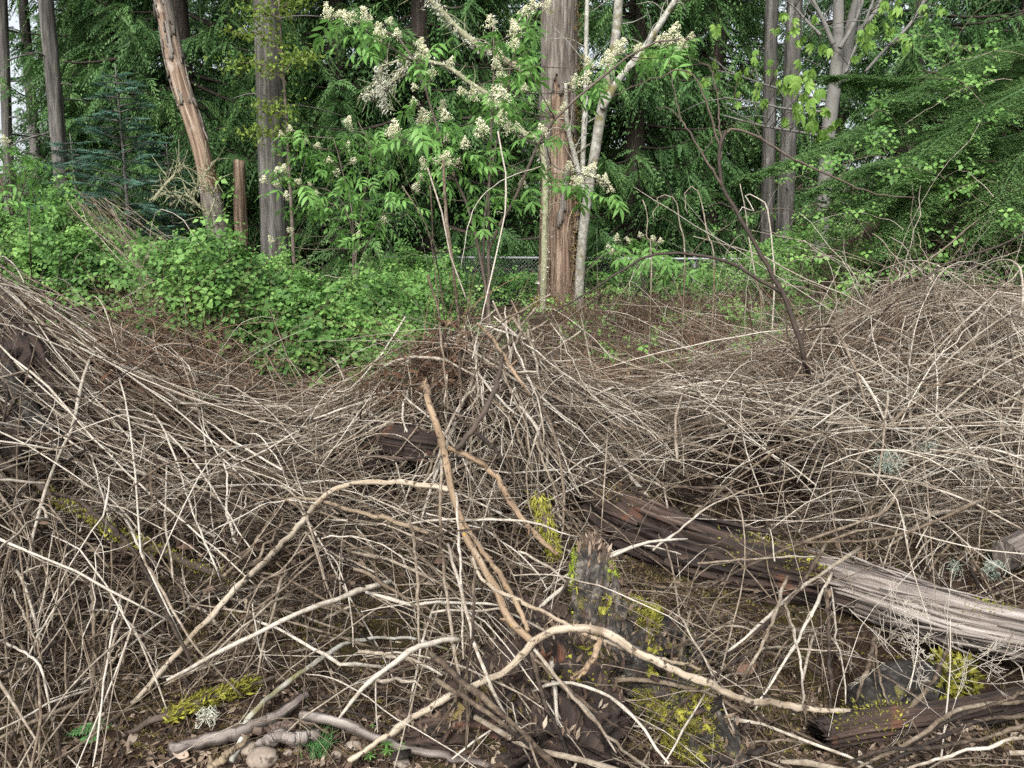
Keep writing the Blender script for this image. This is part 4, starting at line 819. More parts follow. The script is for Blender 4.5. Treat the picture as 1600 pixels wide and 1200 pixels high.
for nm, V, Pc, sel, n, sz, m, w in [
    ('moss', Vs, Ps[1], lambda x, y: (x < 905 - (y - 850) * .12) & (y > 850) & (y < 920), 500, (.006, .014), 'moss_green', .6),
    ('moss', Vs, Ps[1], lambda x, y: (x > 945) & (y > 868) & (y < 905), 260, (.006, .014), 'moss_green', .6),
    ('moss', Vs, Ps[0], lambda x, y: (y > 930) & (x > 935) & (y < 970), 500, (.008, .018), 'moss', .5),
    ('moss', Vs, Ps[0], lambda x, y: (y > 905) & (x < 905), 500, (.006, .014), 'moss', .5),
    ('moss', Vs, Ps[0], lambda x, y: (y > 935) & (y < 945) & (x < 945), 260, (.008, .016), 'moss_brown', .5),
    ('moss', V4, P4[0], lambda x, y: (x > 965) & (x < 1040) & (y < 1030), 2600, (.014, .035), 'moss', .3),
    ('moss', V3, P3[0], lambda x, y: (y < 1040) & (x > 880) & (x < 960), 700, (.006, .014), 'moss', .5),
    ('moss', V2, P2[2], lambda x, y: (x > 990) & (x < 1125) & (y > 1075) & (y < 1190) & (x < 1140 - (1190 - y) * .1), 6500, (.008, .02), 'moss', .35),
    ('moss', V2, P2[1], lambda x, y: (y < 1060) & (x > 1010), 700, (.008, .018), 'moss', .4),
    ('moss', V3, P3[1], lambda x, y: (y > 1045) & (y < 1075), 500, (.006, .014), 'moss', .5),
    ('moss', V1, P1[2], lambda x, y: (y > 1060) & (x > 690) & (x < 820), 500, (.006, .014), 'moss_brown', .5)]:
    x, y = proj(V)
    # only the side that can be seen from the clearing carries the cushions
    zone_ = sel(x, y) & (fbm(x * .06, y * .06, 3, 5) > .43); moss_mat_on(V, zone_, Pc, m); moss_on(V - sb, int(n * 3.6), RNG, zone_, (sz[0] * .7, sz[1] * .8), stump, nm, m, out=Pc - sb, w=w * .6, spread=.014)
for V_, P_ in ((V1, P1), (V2, P2), (V3, P3), (Vs, Ps)): moss_on(V_ - sb, 700, RNG, V_[:, 2] > np.interp(V_[:, 0], np.sort(P_[:, 0]), P_[np.argsort(P_[:, 0]), 2]), (.012, .05), stump, 'debris', 'dry', out=P_[1] - sb - [0, 0, 3], spread=.01, w=.3)
for i in range(110):                                       # loose flakes of bark and wood on the roots
    V = [V1, V2, V3, V5][i % 4]; c = V[RNG.integers(len(V))] - sb; d = rdir(1, .2)[0]; s = np.cross(d, [0, 0, 1.]); s = s / max(np.linalg.norm(s), .1); l, w = RNG.uniform(.03, .1), RNG.uniform(.01, .03)
    nrm = np.cross(s, d) * .004; c = c + [0, -.01, .008]
    q = np.array([c, c + d * l * .5 + s * w, c + d * l, c + d * l * .4 - s * w]); Acc().add(np.concatenate([q, q + nrm + [0, 0, .004]]), None, [(0, 1, 2, 3), (7, 6, 5, 4), (0, 4, 5, 1), (1, 5, 6, 2), (2, 6, 7, 3), (3, 7, 4, 0)], RNG.uniform(.2, .8)).build('wood_flake', M['dark_log'], stump)
# root wad in the dark hollow under the heap at the clearing's edge
rw = on(40, 690)
wad = thing('root_wad', 'dark upturned root mass hidden beneath the tall brush heap', 'stump', rw)
for i, (pp, rr, m) in enumerate([([(20, 720, .1), (30, 620, .08), (20, 520, .05), (0, 440, .0)], [.05, .08, .07, .04], 'dark_log'), ([(30, 500, .25), (60, 560, .25), (75, 640, .2), (80, 700, .1)], [.03, .045, .04, .02], 'dark_log'),
                              ([(0, 560, .25), (40, 640, .25), (110, 720, .1)], [.04, .05, .02], 'char'), ([(60, 470, .15), (95, 520, .15), (130, 620, .1)], [.03, .035, .02], 'dark_log')]):
    P = np.array([on(*q) for q in pp]) - rw; put('root', trunk_geo(P, rr, 28, 40, .25, 3, 3, 0, 60 + i), M[m], wad)

# ------------------------------------------------------------------ dead stalks
PILE_TOP = at(738, 520, 4.32)
LM = [((60, 580), 'dark root hollow'), ((150, 490), 'tall heap crest'), ((300, 640), 'tall heap slope'), ((470, 690), 'flattened stalks'), ((200, 830), 'mossy dark branch'),
      ((90, 950), 'brown moss cushions'), ((430, 985), 'tiny green seedling'), ((410, 1180), 'largest grey pebble'), ((325, 1115), 'white lichen tuft'), ((520, 765), 'arching pale stick'), ((738, 520), 'stick pile tip'),
      ((700, 690), 'peeled branch fork'), ((855, 830), 'moss draped stick'), ((925, 900), 'mossy stump spire'), ((740, 1110), 'rotten dark root'), ((1060, 1120), 'yellow moss patch'), ((1080, 860), 'rotten blackened log'),
      ((1430, 950), 'silvery weathered log'), ((1575, 860), 'sawn log end'), ((1180, 730), 'broad heap hollow'), ((1480, 500), 'broad heap crest'), ((1262, 600), 'dark sapling foot'),
      ((1430, 690), 'broad heap flank'), ((1385, 725), 'grey lichen tuft'), ((960, 590), 'young fern sprouts'), ((290, 540), 'rusty brown hummock'), ((1480, 1130), 'split log end'), ((500, 1165), 'grass tuft'), ((1020, 980), 'orange moss cushion'),
      ((120, 1148), 'small fern frond'), ((250, 1010), 'long pale stick tip'), ((600, 900), 'arching stick tangle'), ((880, 680), 'sunken slope'), ((1200, 960), 'gap between logs'), ((560, 1060), 'blue grey branch'), ((1330, 1110), 'pale forked branch tip'), ((1100, 560), 'rusty dead canes'), ((820, 620), 'stick pile shoulder')]
LMP = np.array([q[0] for q in LM], float)
USED = {}
KIND_W = ['dark brown', 'reddish brown', 'tan', 'pale grey', 'bleached white']
def stalk_label(P, r, tone, extra=None):
    px, py = proj(P); m = len(px) // 2; d = np.hypot(LMP[:, 0] - px[m], LMP[:, 1] - py[m]); o = d.argsort(); d0 = np.hypot(LMP[:, 0] - px[0], LMP[:, 1] - py[0]); d1 = np.hypot(LMP[:, 0] - px[-1], LMP[:, 1] - py[-1])
    dx, dy = px[-1] - px[0], py[-1] - py[0]; ang = abs(math.degrees(math.atan2(dy, dx)));  ang = min(ang, 180 - ang)
    ch = np.hypot(dx, dy); ln = np.hypot(np.diff(px), np.diff(py)).sum()
    shape = 'crooked' if ln > 1.12 * ch else ('bowed' if ln > 1.025 * ch else 'straight')
    w = KIND_W[min(4, int(tone * 4.99))]; th = 'thin' if r < .005 else ('thick' if r > .0085 else 'slender')
    pose = 'upright' if ang > 62 else ('slanting' if ang > 28 else 'flat lying')
    cands = [f'{th} {w} {shape} stalk {pose} by the {LM[o[0]][1]}', f'{th} {w} {shape} stalk {pose} from the {LM[d0.argmin()][1]} to the {LM[d1.argmin()][1]}',
             f'{w} {shape} stalk {pose} between the {LM[o[0]][1]} and the {LM[o[1]][1]}', f'{th} {w} stalk {pose} across the {LM[o[0]][1]} towards the {LM[o[2]][1]}',
             f'{th} {shape} stalk {pose} over the {LM[o[1]][1]} towards the {LM[o[0]][1]}', f'{w} {shape} stalk {pose} past the {LM[o[2]][1]} near the {LM[o[0]][1]}', f'{w} {th} stalk {pose} linking the {LM[o[3]][1]} and the {LM[o[0]][1]}',
             f'{w} {shape} stalk {pose} near the {LM[o[1]][1]} beyond the {LM[o[3]][1]}']
    cands += [f'{q} {w} {shape} stalk {z} the {LM[o[0]][1]} facing the {LM[o[j]][1]}' for j in range(1, 14) for q, z in ((th, pose + ' by'), ('', pose + ' near'), (th, 'near'))]
    for c in cands:
        c = ' '.join(c.split())
        if len(c.split()) <= 16 and c not in USED and LM[d0.argmin()][1] + ' to the ' + LM[d0.argmin()][1] not in c: USED[c] = 1; return c
    return cands[0]
GROUP = 'dead stalks tangled over the clearing'
N_IND = [0]
def one_stalk(P, r, tone, label=None, m='stick', name='dead_stalk', k=6, twigs=0, seed=0, cat='dead stalk', group=GROUP, n=None):
    """A single stalk with its own side twigs (a part), origin at its first point."""
    P = np.asarray(P); b = P[0].copy(); N = len(P); rr = np.interp(np.linspace(0, 1, N), np.linspace(0, 1, len(np.atleast_1d(r))), np.atleast_1d(r)) if np.ndim(r) else r * np.interp(np.linspace(0, 1, N), [0, .08, .9, 1], [.9, 1, .7, .45])
    rng = np.random.default_rng(seed + 1000); rr = rr * (1 + .08 * rng.normal(size=N)) * (.88 if name == 'dead_stalk' else 1)
    if name == 'dead_stalk':
        for q in rng.integers(2, N - 2, 2): rr[q] *= 1.22
    if name == 'bare_branch':
        rr = rr * (.72 if m in ('bare_pale', 'peeled') else .9); k = 14; Pf = smooth_path(P, N * 4); kn = np.cumsum(rng.normal(0, .0014, Pf.shape), 0); Pf[1:] += kn[1:] - kn[-1] * np.linspace(0, 1, N * 4)[1:, None]; rr = np.interp(np.linspace(0, 1, N * 4), np.linspace(0, 1, N), rr)
        for q in rng.integers(3, N * 4 - 3, 0 if m in ('grey_log', 'dark_log') else max(3, N // 4)): rr *= 1 + rng.uniform(.05, .22) * np.exp(-.5 * ((np.arange(N * 4) - q) / 1.1) ** 2)      # knots
        a_ = np.arange(k) * 2 * np.pi / k; s_ = np.arange(N * 4)[:, None] * .13
        rr = rr[:, None] * (1 + .3 * (fbm(np.cos(a_)[None] * 2.2 + 5, np.sin(a_)[None] * 2.2 + s_ * .6 + seed, 4, seed) - .5) + .2 * (fbm(np.cos(a_)[None] * 6, np.sin(a_)[None] * 6 + s_ * 3, 2, seed + 2) - .5)); tw_ = twigs; P = Pf; N = len(P)
        V, T, Q, f = tubes((P - b)[None], rr[None], k); tone = tone + np.repeat(.5 * (fbm(s_ * .9, s_ * 0 + seed, 3, seed)[:, 0] - .5), k); o = Acc().add(V, T, Q, np.clip(tone, 0, 1), f).build(name, M[m], None, True, (0, 0, 0), b); tone = float(np.mean(tone)); rr = rr.mean(1)
    else: V, T, Q, f = tubes((P - b)[None], rr[None], k); o = Acc().add(V, T, Q, np.clip(tone + np.repeat(np.cumsum(rng.normal(0, .07, N)), k), 0, 1), f).build(name, M[m], None, True, (0, 0, 0), b)
    tag(o, label or stalk_label(P, float(np.mean(rr)), tone), cat, group)
    if name == 'bare_branch' and m in ('bare_pale', 'peeled'):
        for q in range(6):
            i = rng.integers(4, N - 4); tg = unit(P[i] - P[i - 1]); d = unit(tg * .5 + rng.normal(0, .8, 3)); l = rng.uniform(.015, .05); S = np.stack([P[i], P[i] + d * l * .5, P[i] + d * l]) - b; w_ = float(rr[i]); V, T, Q, f = tubes(S[None], np.array([[w_ * .6, w_ * .4, w_ * .28]]), 6); Acc().add(V, T, Q, rng.uniform(.1, .6), f).build('stub', M[m], o)
    for q in range(twigs):
        i = rng.integers(2, N - 1); tg = unit(P[i] - P[i - 1]); d = unit(tg * .9 + rng.normal(0, .7, 3)); l = rng.uniform(.06, .25)
        S = smooth_path([P[i], P[i] + d * l * .5 + rng.normal(0, .012, 3), P[i] + d * l + [0, 0, -.02]], 6) - b
        V, T, Q, f = tubes(S[None], np.linspace(float(rr[i]) * .5, .0012, 6)[None], 4); Acc().add(V, T, Q, tone, f).build('twig', M[m], o)
    N_IND[0] += 1; return o
def hand(pts, r, tone, label=None, m='stick', n=18, twigs=0, **kw):
    """pts: (px, py, off) in front of the ground, or (px, py, None, Y) at depth Y."""
    P = np.array([at(q[0], q[1], q[3]) if len(q) > 3 else on(q[0], q[1], q[2]) for q in pts]); S = smooth_path(P, n)
    rng = np.random.default_rng(int(pts[0][0] * 7 + pts[0][1])); S[1:-1] += rng.normal(0, .0022, (n - 2, 3))
    return one_stalk(S, r, tone, label, m, twigs=twigs, seed=int(pts[0][0]), **kw)
# the big pale and peeled branches
hand([(205, 1100, .05), (330, 965, .12), (400, 890, .2), (450, 840, .28), (490, 790, .38), (530, 762, .45), (590, 752, .5), (660, 757, .5), (707, 767, .5)], [.011, .014, .0155, .0165, .0165], .75, 'long pale arching stick sweeping down to the roadside soil', 'bare_pale', 30, group='bare branches', cat='branch', name='bare_branch')
hand([(350, 900, .15), (395, 850, .2), (440, 785, .3), (470, 778, .34), (520, 788, .4), (600, 810, .42), (670, 833, .45)], [.009, .0105, .011, .012, .012], .35, 'tan elbowed stick passing under the long pale arching stick', 'bare_pale', 26, group='bare branches', cat='branch', name='bare_branch')
hand([(650, 578, .95), (672, 622, .9), (690, 680, .8), (700, 735, .75), (716, 795, .7), (742, 860, .62), (772, 915, .55), (800, 975, .47), (835, 1006, .46)], [.013, .016, .022, .024, .02, .019, .018, .017], .42, 'thick peeled orange tan branch down the middle of the stick pile', 'peeled', 34, group='bare branches', cat='branch', name='bare_branch')
hand([(545, 1190, .05), (620, 1142, .12), (700, 1092, .22), (790, 1050, .38), (835, 1008, .46), (868, 990, .5), (910, 985, .52), (960, 1004, .5), (1000, 1026, .47), (1080, 1060, .42), (1150, 1086, .34), (1230, 1101, .18), (1333, 1112, .12)], [.011, .0125, .014, .017, .016, .014, .013, .011], .75, 'long pale forked branch crossing before the mossy stump', 'bare_pale', 40, group='bare branches', cat='branch', name='bare_branch')
hand([(938, 996, .5), (930, 1022, .44), (914, 1043, .4), (893, 1060, .35)], [.012, .012, .011, .009], .5, 'short hooked stub hanging off the pale forked branch', 'peeled', 10, group='bare branches', cat='branch', name='bare_branch')
hand([(786, 558, .85), (776, 600, .85), (756, 640, .82), (736, 676, .8), (712, 702, .78)], [.009, .011, .012, .013], .3, 'dark stick leaning into the fork of the peeled branch', 'dark_twig', 16, group='bare branches', cat='branch', name='bare_branch')
hand([(735, 870, .62), (765, 915, .55), (815, 945, .52), (870, 975, .5), (960, 1010, .46), (1095, 1046, .33)], [.007, .009, .008, .006], .7, 'slim pale branch running just above the pale forked branch', 'bare_pale', 22, group='bare branches', cat='branch', name='bare_branch')
hand([(710, 780, .72), (745, 850, .66), (780, 905, .6), (800, 935, .56), (825, 985, .5)], [.008, .012, .012, .009], .35, 'orange strand twisting beside the thick peeled branch', 'peeled', 18, group='bare branches', cat='branch', name='bare_branch')
hand([(700, 700, .75), (735, 715, .72), (770, 740, .68), (800, 790, .6), (850, 850, .42), (870, 865, .4)], [.014, .016, .016, .013, .01], .3, 'mossy tan branch dropping toward the stump spire', 'peeled', 20, group='bare branches', cat='branch', name='bare_branch')
hand([(745, 505, None, 4.25), (770, 530, None, 4.22), (800, 580, .7), (830, 620, .6)], [.01, .012, .011, .009], .5, 'peeled tan stick topping the stick pile', 'peeled', 12, group='bare branches', cat='branch', name='bare_branch')
hand([(-20, 708, .2), (60, 762, .2), (130, 800, .2), (200, 840, .18), (300, 882, .14), (365, 905, .1)], [.019, .018, .019, .017, .013], .25, 'mossy dark branch with orange lichen sloping off the tall heap', 'dark_twig', 26, group='bare branches', cat='branch', name='bare_branch')
mb_ = bpy.data.objects['bare_branch.010']; Sm = np.array([v.co for v in mb_.data.vertices]); px, py = proj(Sm + np.array(mb_.location))
moss_on(Sm, 1500, RNG, (px > 80) & (px < 250), (.008, .02), mb_, 'moss', 'moss', out=[0, 0, -9], spread=.018, w=.5); moss_on(Sm, 500, RNG, px < 140, (.006, .014), mb_, 'moss', 'moss_brown', out=[0, 0, -9], spread=.012, w=.5); moss_on(Sm, 350, RNG, px > 240, (.006, .014), mb_, 'moss', 'moss', out=[0, 0, -9], spread=.012, w=.5)
o = hand([(838, 775, .5), (852, 815, .42), (866, 862, .34)], [.02, .022, .012], .2, 'stick draped in shaggy yellow green moss above the stump', 'dark_twig', 10, group='bare branches', cat='branch', name='bare_branch'); Sm = np.array([v.co for v in o.data.vertices])
n = 1500; i = RNG.integers(0, len(Sm), n); B = Sm[i] + RNG.normal(0, .008, (n, 3)); V, T, t_ = kites(B, unit(RNG.normal(0, .45, (n, 3)) + [.15, -.35, -1]), rdir(n), RNG.uniform(.02, .055, n), .005, .1, .4, RNG.uniform(.35, 1, n)); mo = Acc().add(V, T, None, t_).build('moss', M['moss'], o); mo['kind'] = 'stuff'
o = hand([(190, 1150, .03), (265, 1118, .05), (330, 1090, .06), (385, 1072, .06), (430, 1058, .04)], [.008, .012, .012, .007], .3, 'low stick sleeved in shaggy yellow moss by the white lichen', 'dark_twig', 14, group='bare branches', cat='branch', name='bare_branch'); Sm = np.array([v.co for v in o.data.vertices]); px, py = proj(Sm + np.array(o.location))
moss_on(Sm, 1300, RNG, (px > 255) & (px < 400), (.01, .03), o, 'moss', 'moss', out=[0, 0, .05], spread=.02, w=.25)
for pts, r, lb, m, tn in [
    ([(360, 1190, .03), (392, 1120, .06), (425, 1085, .08), (500, 1030, .1), (560, 1000, .1), (640, 995, .1), (700, 1015, .08)], [.011, .01, .008, .006, .004], 'blue grey branch bending over the bottom soil', 'lichen_bark', .45),
    ([(265, 1172, .03), (350, 1150, .04), (420, 1120, .05), (480, 1085, .05)], [.018, .022, .02, .012], 'splintered grey plank of driftwood near the largest pebble', 'grey_log', .36),
    ([(375, 1140, .05), (420, 1130, .05), (460, 1137, .05)], [.02, .024, .012], 'purplish chunk of bark leaning on the driftwood plank', 'dark_log', 1.0),
    ([(405, 1160, .04), (440, 1152, .05), (500, 1147, .05)], [.02, .021, .018], 'broken stub of tan driftwood beside the grass tuft', 'grey_log', .42),
    ([(325, 1205, .02), (355, 1180, .03), (392, 1148, .04)], [.018, .014, .006], 'pale splinter propped against the driftwood', 'bare_pale', .3),
    ([(470, 1120, .06), (545, 1135, .06), (610, 1160, .05), (700, 1182, .05), (830, 1205, .04)], [.018, .016, .013, .011, .011], 'grey brown branch lying along the bottom soil past the weeds', 'grey_log', .4)]:
    hand(pts, r, tn, lb, m, 18, group='bare branches', cat='branch', name='bare_branch', k=9)
# pale canes arching off the tall heap, upright canes, dark sapling, curled stalks
CAN = [([(85, 485, .1), (130, 500, .2), (165, 540, .3), (190, 600, .38), (205, 680, .42), (215, 760, .4), (218, 840, .32), (235, 910, .2), (285, 1000, .1)], .0075, 1.0),
       ([(95, 470, .1), (200, 505, .25), (280, 555, .45), (312, 620, .5), (326, 690, .4), (400, 765, .2)], .0065, .95),
       ([(280, 592, .3), (292, 640, .3), (305, 668, .25)], .0075, .9), ([(170, 560, .1), (240, 620, .2), (330, 690, .25), (420, 735, .2), (520, 800, .1)], .006, .95),
       ([(180, 640, .2), (240, 648, .25), (272, 710, .3), (298, 790, .3), (330, 870, .22), (352, 930, .1)], .0065, .9), ([(255, 672, .25), (290, 705, .3), (330, 760, .3), (372, 830, .2), (400, 870, .1)], .0065, .9),
       ([(0, 540, .25), (20, 560, .28), (70, 600, .3), (140, 680, .3), (220, 760, .25), (330, 850, .15), (410, 925, .05)], .0065, .85), ([(0, 520, .3), (100, 512, .3), (190, 508, .2)], .004, .8),
       ([(262, 720, .3), (258, 800, .3), (268, 880, .22), (275, 960, .1)], .006, .95), ([(205, 830, .3), (240, 900, .25), (300, 1000, .15), (380, 1090, .05)], .006, .9), ([(20, 920, .1), (60, 1010, .12), (75, 1080, .1)], .005, .9), ([(0, 1000, .05), (60, 1040, .1), (85, 1150, .05)], .006, .95),
       ([(80, 450, .05), (60, 520, .2), (30, 640, .3), (28, 760, .28), (12, 900, .15)], .005, .75), ([(45, 330, None, 5.2), (48, 400, None, 5.0), (50, 470, .2)], .006, .35), ([(95, 390, None, 4.9), (92, 430, None, 4.8), (85, 480, .1)], .004, .1),
       ([(400, 515, .7), (425, 570, .7), (460, 625, .7), (490, 690, .6), (512, 775, .3)], .008, .5), ([(398, 455, .5), (395, 560, .5), (398, 660, .1)], .0045, .2), ([(502, 605, .4), (530, 670, .4), (558, 750, .2)], .006, .85),
       ([(435, 380, 1), (470, 430, 1), (476, 530, .8), (478, 640, .2)], .0035, .95), ([(395, 700, .1), (440, 590, .4), (500, 540, .6), (590, 510, .7), (660, 520, .7)], .005, .75), ([(660, 600, .8), (600, 615, .7), (520, 650, .4), (470, 690, .1)], .008, .6),
       ([(405, 460, .6), (420, 445, .6), (455, 440, .6), (520, 480, .5), (540, 540, .2)], .004, .3), ([(960, 520, .6), (955, 600, .6), (948, 700, .5), (942, 790, .3), (938, 850, .1)], .0065, .4), ([(838, 690, .6), (870, 770, .5), (920, 850, .2)], .006, .6),
       ([(1225, 600, .8), (1222, 660, .8), (1218, 760, .4)], .007, .4), ([(1388, 610, .6), (1380, 690, .6), (1370, 760, .3)], .0085, .8), ([(1290, 660, .7), (1400, 665, .6), (1500, 660, .6), (1620, 672, .5)], .006, .85), ([(1620, 640, .6), (1550, 610, .5), (1450, 600, .5), (1350, 605, .5), (1260, 620, .5)], .008, .75),
       ([(1020, 860, .2), (1130, 780, .5), (1260, 740, .6)], .006, .8), ([(1405, 760, .4), (1380, 800, .4), (1300, 830, .35), (1200, 870, .3), (1100, 920, .15)], .009, .75), ([(1090, 880, .3), (1240, 870, .3), (1330, 875, .2)], .006, .6),
       ([(1290, 850, .3), (1240, 930, .3), (1180, 990, .2), (1110, 1040, .05)], .0095, .6), ([(1343, 857, .3), (1250, 920, .28), (1160, 1000, .15), (1120, 1030, .05)], .01, .62), ([(1300, 895, .35), (1255, 985, .3), (1180, 1110, .12)], .0085, .95), ([(1290, 920, .4), (1296, 1010, .35), (1298, 1110, .1)], .01, .55),
       ([(1226, 940, .35), (1250, 1030, .3), (1256, 1110, .1)], .0065, .7), ([(1230, 900, .4), (1190, 1010, .25), (1148, 1078, .1)], .009, .55), ([(1370, 985, .25), (1350, 1060, .2), (1335, 1100, .08)], .011, .45), ([(1366, 1000, .25), (1375, 1060, .2), (1395, 1115, .08)], .006, .6),
       ([(1600, 1095, .12), (1500, 1110, .12), (1420, 1160, .08), (1330, 1205, .05)], .0105, .5), ([(1620, 1115, .12), (1520, 1130, .1), (1420, 1175, .08), (1340, 1215, .05)], .009, .45), ([(1620, 1075, .1), (1500, 1120, .12), (1390, 1180, .05)], .008, .6), ([(1620, 1130, .12), (1480, 1165, .1), (1380, 1172, .06), (1300, 1205, .05)], .009, .6), ([(1610, 1150, .14), (1450, 1190, .08), (1380, 1215, .05)], .007, .7), ([(1415, 1115, .12), (1460, 1060, .2), (1490, 990, .25)], .012, .5),
       ([(690, 720, .7), (688, 830, .6), (700, 950, .4), (720, 1060, .2), (740, 1130, .1)], .009, .78), ([(712, 770, .7), (720, 900, .55), (724, 1030, .3)], .007, .85), ([(700, 850, .6), (730, 960, .45), (760, 1060, .3), (830, 1190, .1)], .008, .8), ([(742, 890, .6), (738, 980, .45), (730, 1060, .2), (728, 1170, .1)], .007, .5), ([(640, 800, .6), (652, 900, .5), (655, 1010, .2)], .008, .6), ([(672, 1020, .25), (740, 1080, .3), (800, 1130, .2), (900, 1230, .1)], .014, .65), ([(680, 1060, .2), (770, 1120, .25), (880, 1210, .1)], .011, .5), ([(830, 1020, .3), (850, 1090, .25), (880, 1160, .12), (900, 1220, .08)], .009, .45), ([(835, 1015, .35), (890, 1080, .3), (960, 1160, .15), (1040, 1220, .05)], .008, .8), ([(835, 1030, .3), (930, 1110, .2), (1020, 1175, .1)], .007, .4)]
for pts, r, tn in CAN: hand([(q[0], q[1], q[2] + (.16 if 0 < k < len(pts) - 1 or q[2] > .12 else .02)) if len(q) == 3 else q for k, q in enumerate(pts)], r * .86, tn - .13 * (pts[0][0] > 360), None, 'stick', 18, twigs=2 if tn > .8 else 1)
for pts, r, tn in [([(693, 248, None, 4.6), (697, 330, None, 4.6), (708, 420, None, 4.55), (716, 500, None, 4.5), (720, 640, .5)], .011, .45), ([(672, 290, None, 4.9), (678, 380, None, 4.9), (690, 460, None, 4.9), (700, 560, .4)], .006, .4), ([(668, 262, None, 4.4), (690, 330, None, 4.4), (704, 400, None, 4.4), (735, 480, None, 4.35), (760, 540, .6)], .0055, .8),
                   ([(778, 205, None, 4.9), (791, 280, None, 4.9), (786, 350, None, 4.9), (768, 430, None, 4.8), (752, 500, None, 4.6), (738, 560, .5)], .006, .9), ([(628, 290, None, 5), (650, 325, None, 5), (672, 368, None, 4.95), (682, 440, None, 4.8), (690, 560, .4)], .0045, .6), ([(845, 260, None, 4.9), (800, 275, None, 4.9), (760, 300, None, 4.9), (735, 340, None, 4.9), (720, 420, None, 4.8)], .0035, .75),
                   ([(668, 430, None, 4.5), (684, 480, None, 4.5), (692, 560, .5), (700, 640, .5)], .009, .35), ([(860, 460, None, 4.4), (810, 490, None, 4.4), (770, 530, None, 4.35), (735, 600, .6)], .006, .65), ([(838, 480, None, 4.3), (805, 520, None, 4.3), (770, 575, .7)], .007, .5), ([(770, 470, None, 4.4), (800, 540, None, 4.3), (845, 640, .5), (850, 720, .3)], .007, .8)]: hand(pts, r, tn, None, 'stick', 18, twigs=1)
sp = thing('bare_sapling', 'bare dark sapling with crooked arching limbs rising from the broad brush heap', 'bare sapling', on(1268, 608, .35))
sb_ = np.array(sp.location)
for pp, r in [([(1268, 608), (1256, 560), (1240, 500), (1215, 445), (1182, 382), (1152, 332), (1130, 292), (1124, 235), (1134, 206)], (.017, .009)), ([(1124, 240), (1140, 203), (1190, 216), (1250, 255), (1310, 280), (1370, 304), (1432, 309)], (.009, .003)), ([(1128, 292), (1098, 242), (1066, 190), (1057, 160), (1045, 92)], (.008, .002)),
              ([(1125, 235), (1110, 180), (1090, 128), (1064, 110), (1010, 128), (955, 150)], (.007, .002)), ([(1126, 250), (1122, 160), (1110, 110), (1096, 98)], (.007, .002)), ([(1222, 458), (1140, 412), (1060, 396), (1005, 404), (930, 450), (830, 510)], (.011, .004)), ([(1250, 545), (1262, 480), (1240, 455)], (.006, .003)), ([(1064, 190), (1050, 172), (1025, 168)], (.004, .002)),
              ([(1310, 280), (1330, 250), (1335, 230)], (.003, .0015)), ([(1190, 216), (1170, 190), (1135, 200)], (.003, .0015)), ([(1152, 332), (1130, 318), (1106, 322)], (.004, .0025)), ([(1098, 242), (1120, 210), (1150, 200)], (.003, .0015)), ([(1256, 560), (1230, 520), (1228, 460)], (.005, .002))]:
    P = np.array([at(q[0], q[1], sb_[1] - .25 * (1 - abs(q[1] - 608) / 600) + .0006 * (1268 - q[0])) for q in pp]) - sb_
    if pp[0] == (1268, 608): P[0] = 0
    S = smooth_path(P, 24); S[1:-1] += RNG.normal(0, .004, (22, 3)); V, T, Q, f = tubes(S[None], np.linspace(*r, 24)[None], 7); Acc().add(V, T, Q, .12 if pp[0][1] > 300 else .5, f).build('limb', M['dark_twig'], sp, True)
S0 = at(1600, 360, 4.7); hand([(1625, 352, None, 4.8), (1560, 385, None, 4.7), (1480, 412, None, 4.65), (1400, 470, None, 4.6), (1340, 530, .4), (1290, 590, .4)], [.006, .007, .006], .12, 'long dark whip slanting over the crest of the broad brush heap', 'dark_twig', 20)
for k, (pts, lb) in enumerate([([(1018, 402), (1010, 370), (1012, 345), (1009, 325), (1004, 312)], 'curled dry stalk hooked over like a cane by the low elderberry'), ([(1070, 402), (1062, 350), (1057, 315), (1045, 306), (1030, 305), (1026, 313), (1030, 318), (1020, 332), (1022, 345)], 'curled dry stalk with a looped drooping tip before the fence rail'),
                               ([(1116, 415), (1105, 365), (1098, 325), (1090, 298), (1082, 291), (1072, 298), (1068, 310), (1076, 320), (1069, 326), (1075, 335)], 'curled dry stalk arched tall with a zigzag tip before the fence rail'), ([(1190, 480), (1180, 430), (1170, 370), (1164, 325), (1156, 287)], 'straight dry stalk standing against the bare dark sapling'),
                               ([(1210, 445), (1207, 390), (1202, 345), (1196, 318), (1180, 308), (1166, 301), (1164, 305), (1172, 318), (1178, 330), (1174, 333), (1166, 322), (1158, 325), (1153, 335)], 'pale curled stalk with a tightly folded tip beside the bare dark sapling')]):
    P = np.array([at(q[0], q[1], 5.6 + .2 * (k % 2)) for q in pts]); b0_ = P[0].copy(); b0_[2] = float(H(P[0][0], P[0][1]))
    one_stalk(smooth_path(np.concatenate([[b0_], P]), 30), [.006, .006, .006, .0045, .003], [.12, .16, .16, .25, .6][k], lb, 'stick', 'curled_stalk', twigs=0, group='curled dry stalks', cat='curled stalk')

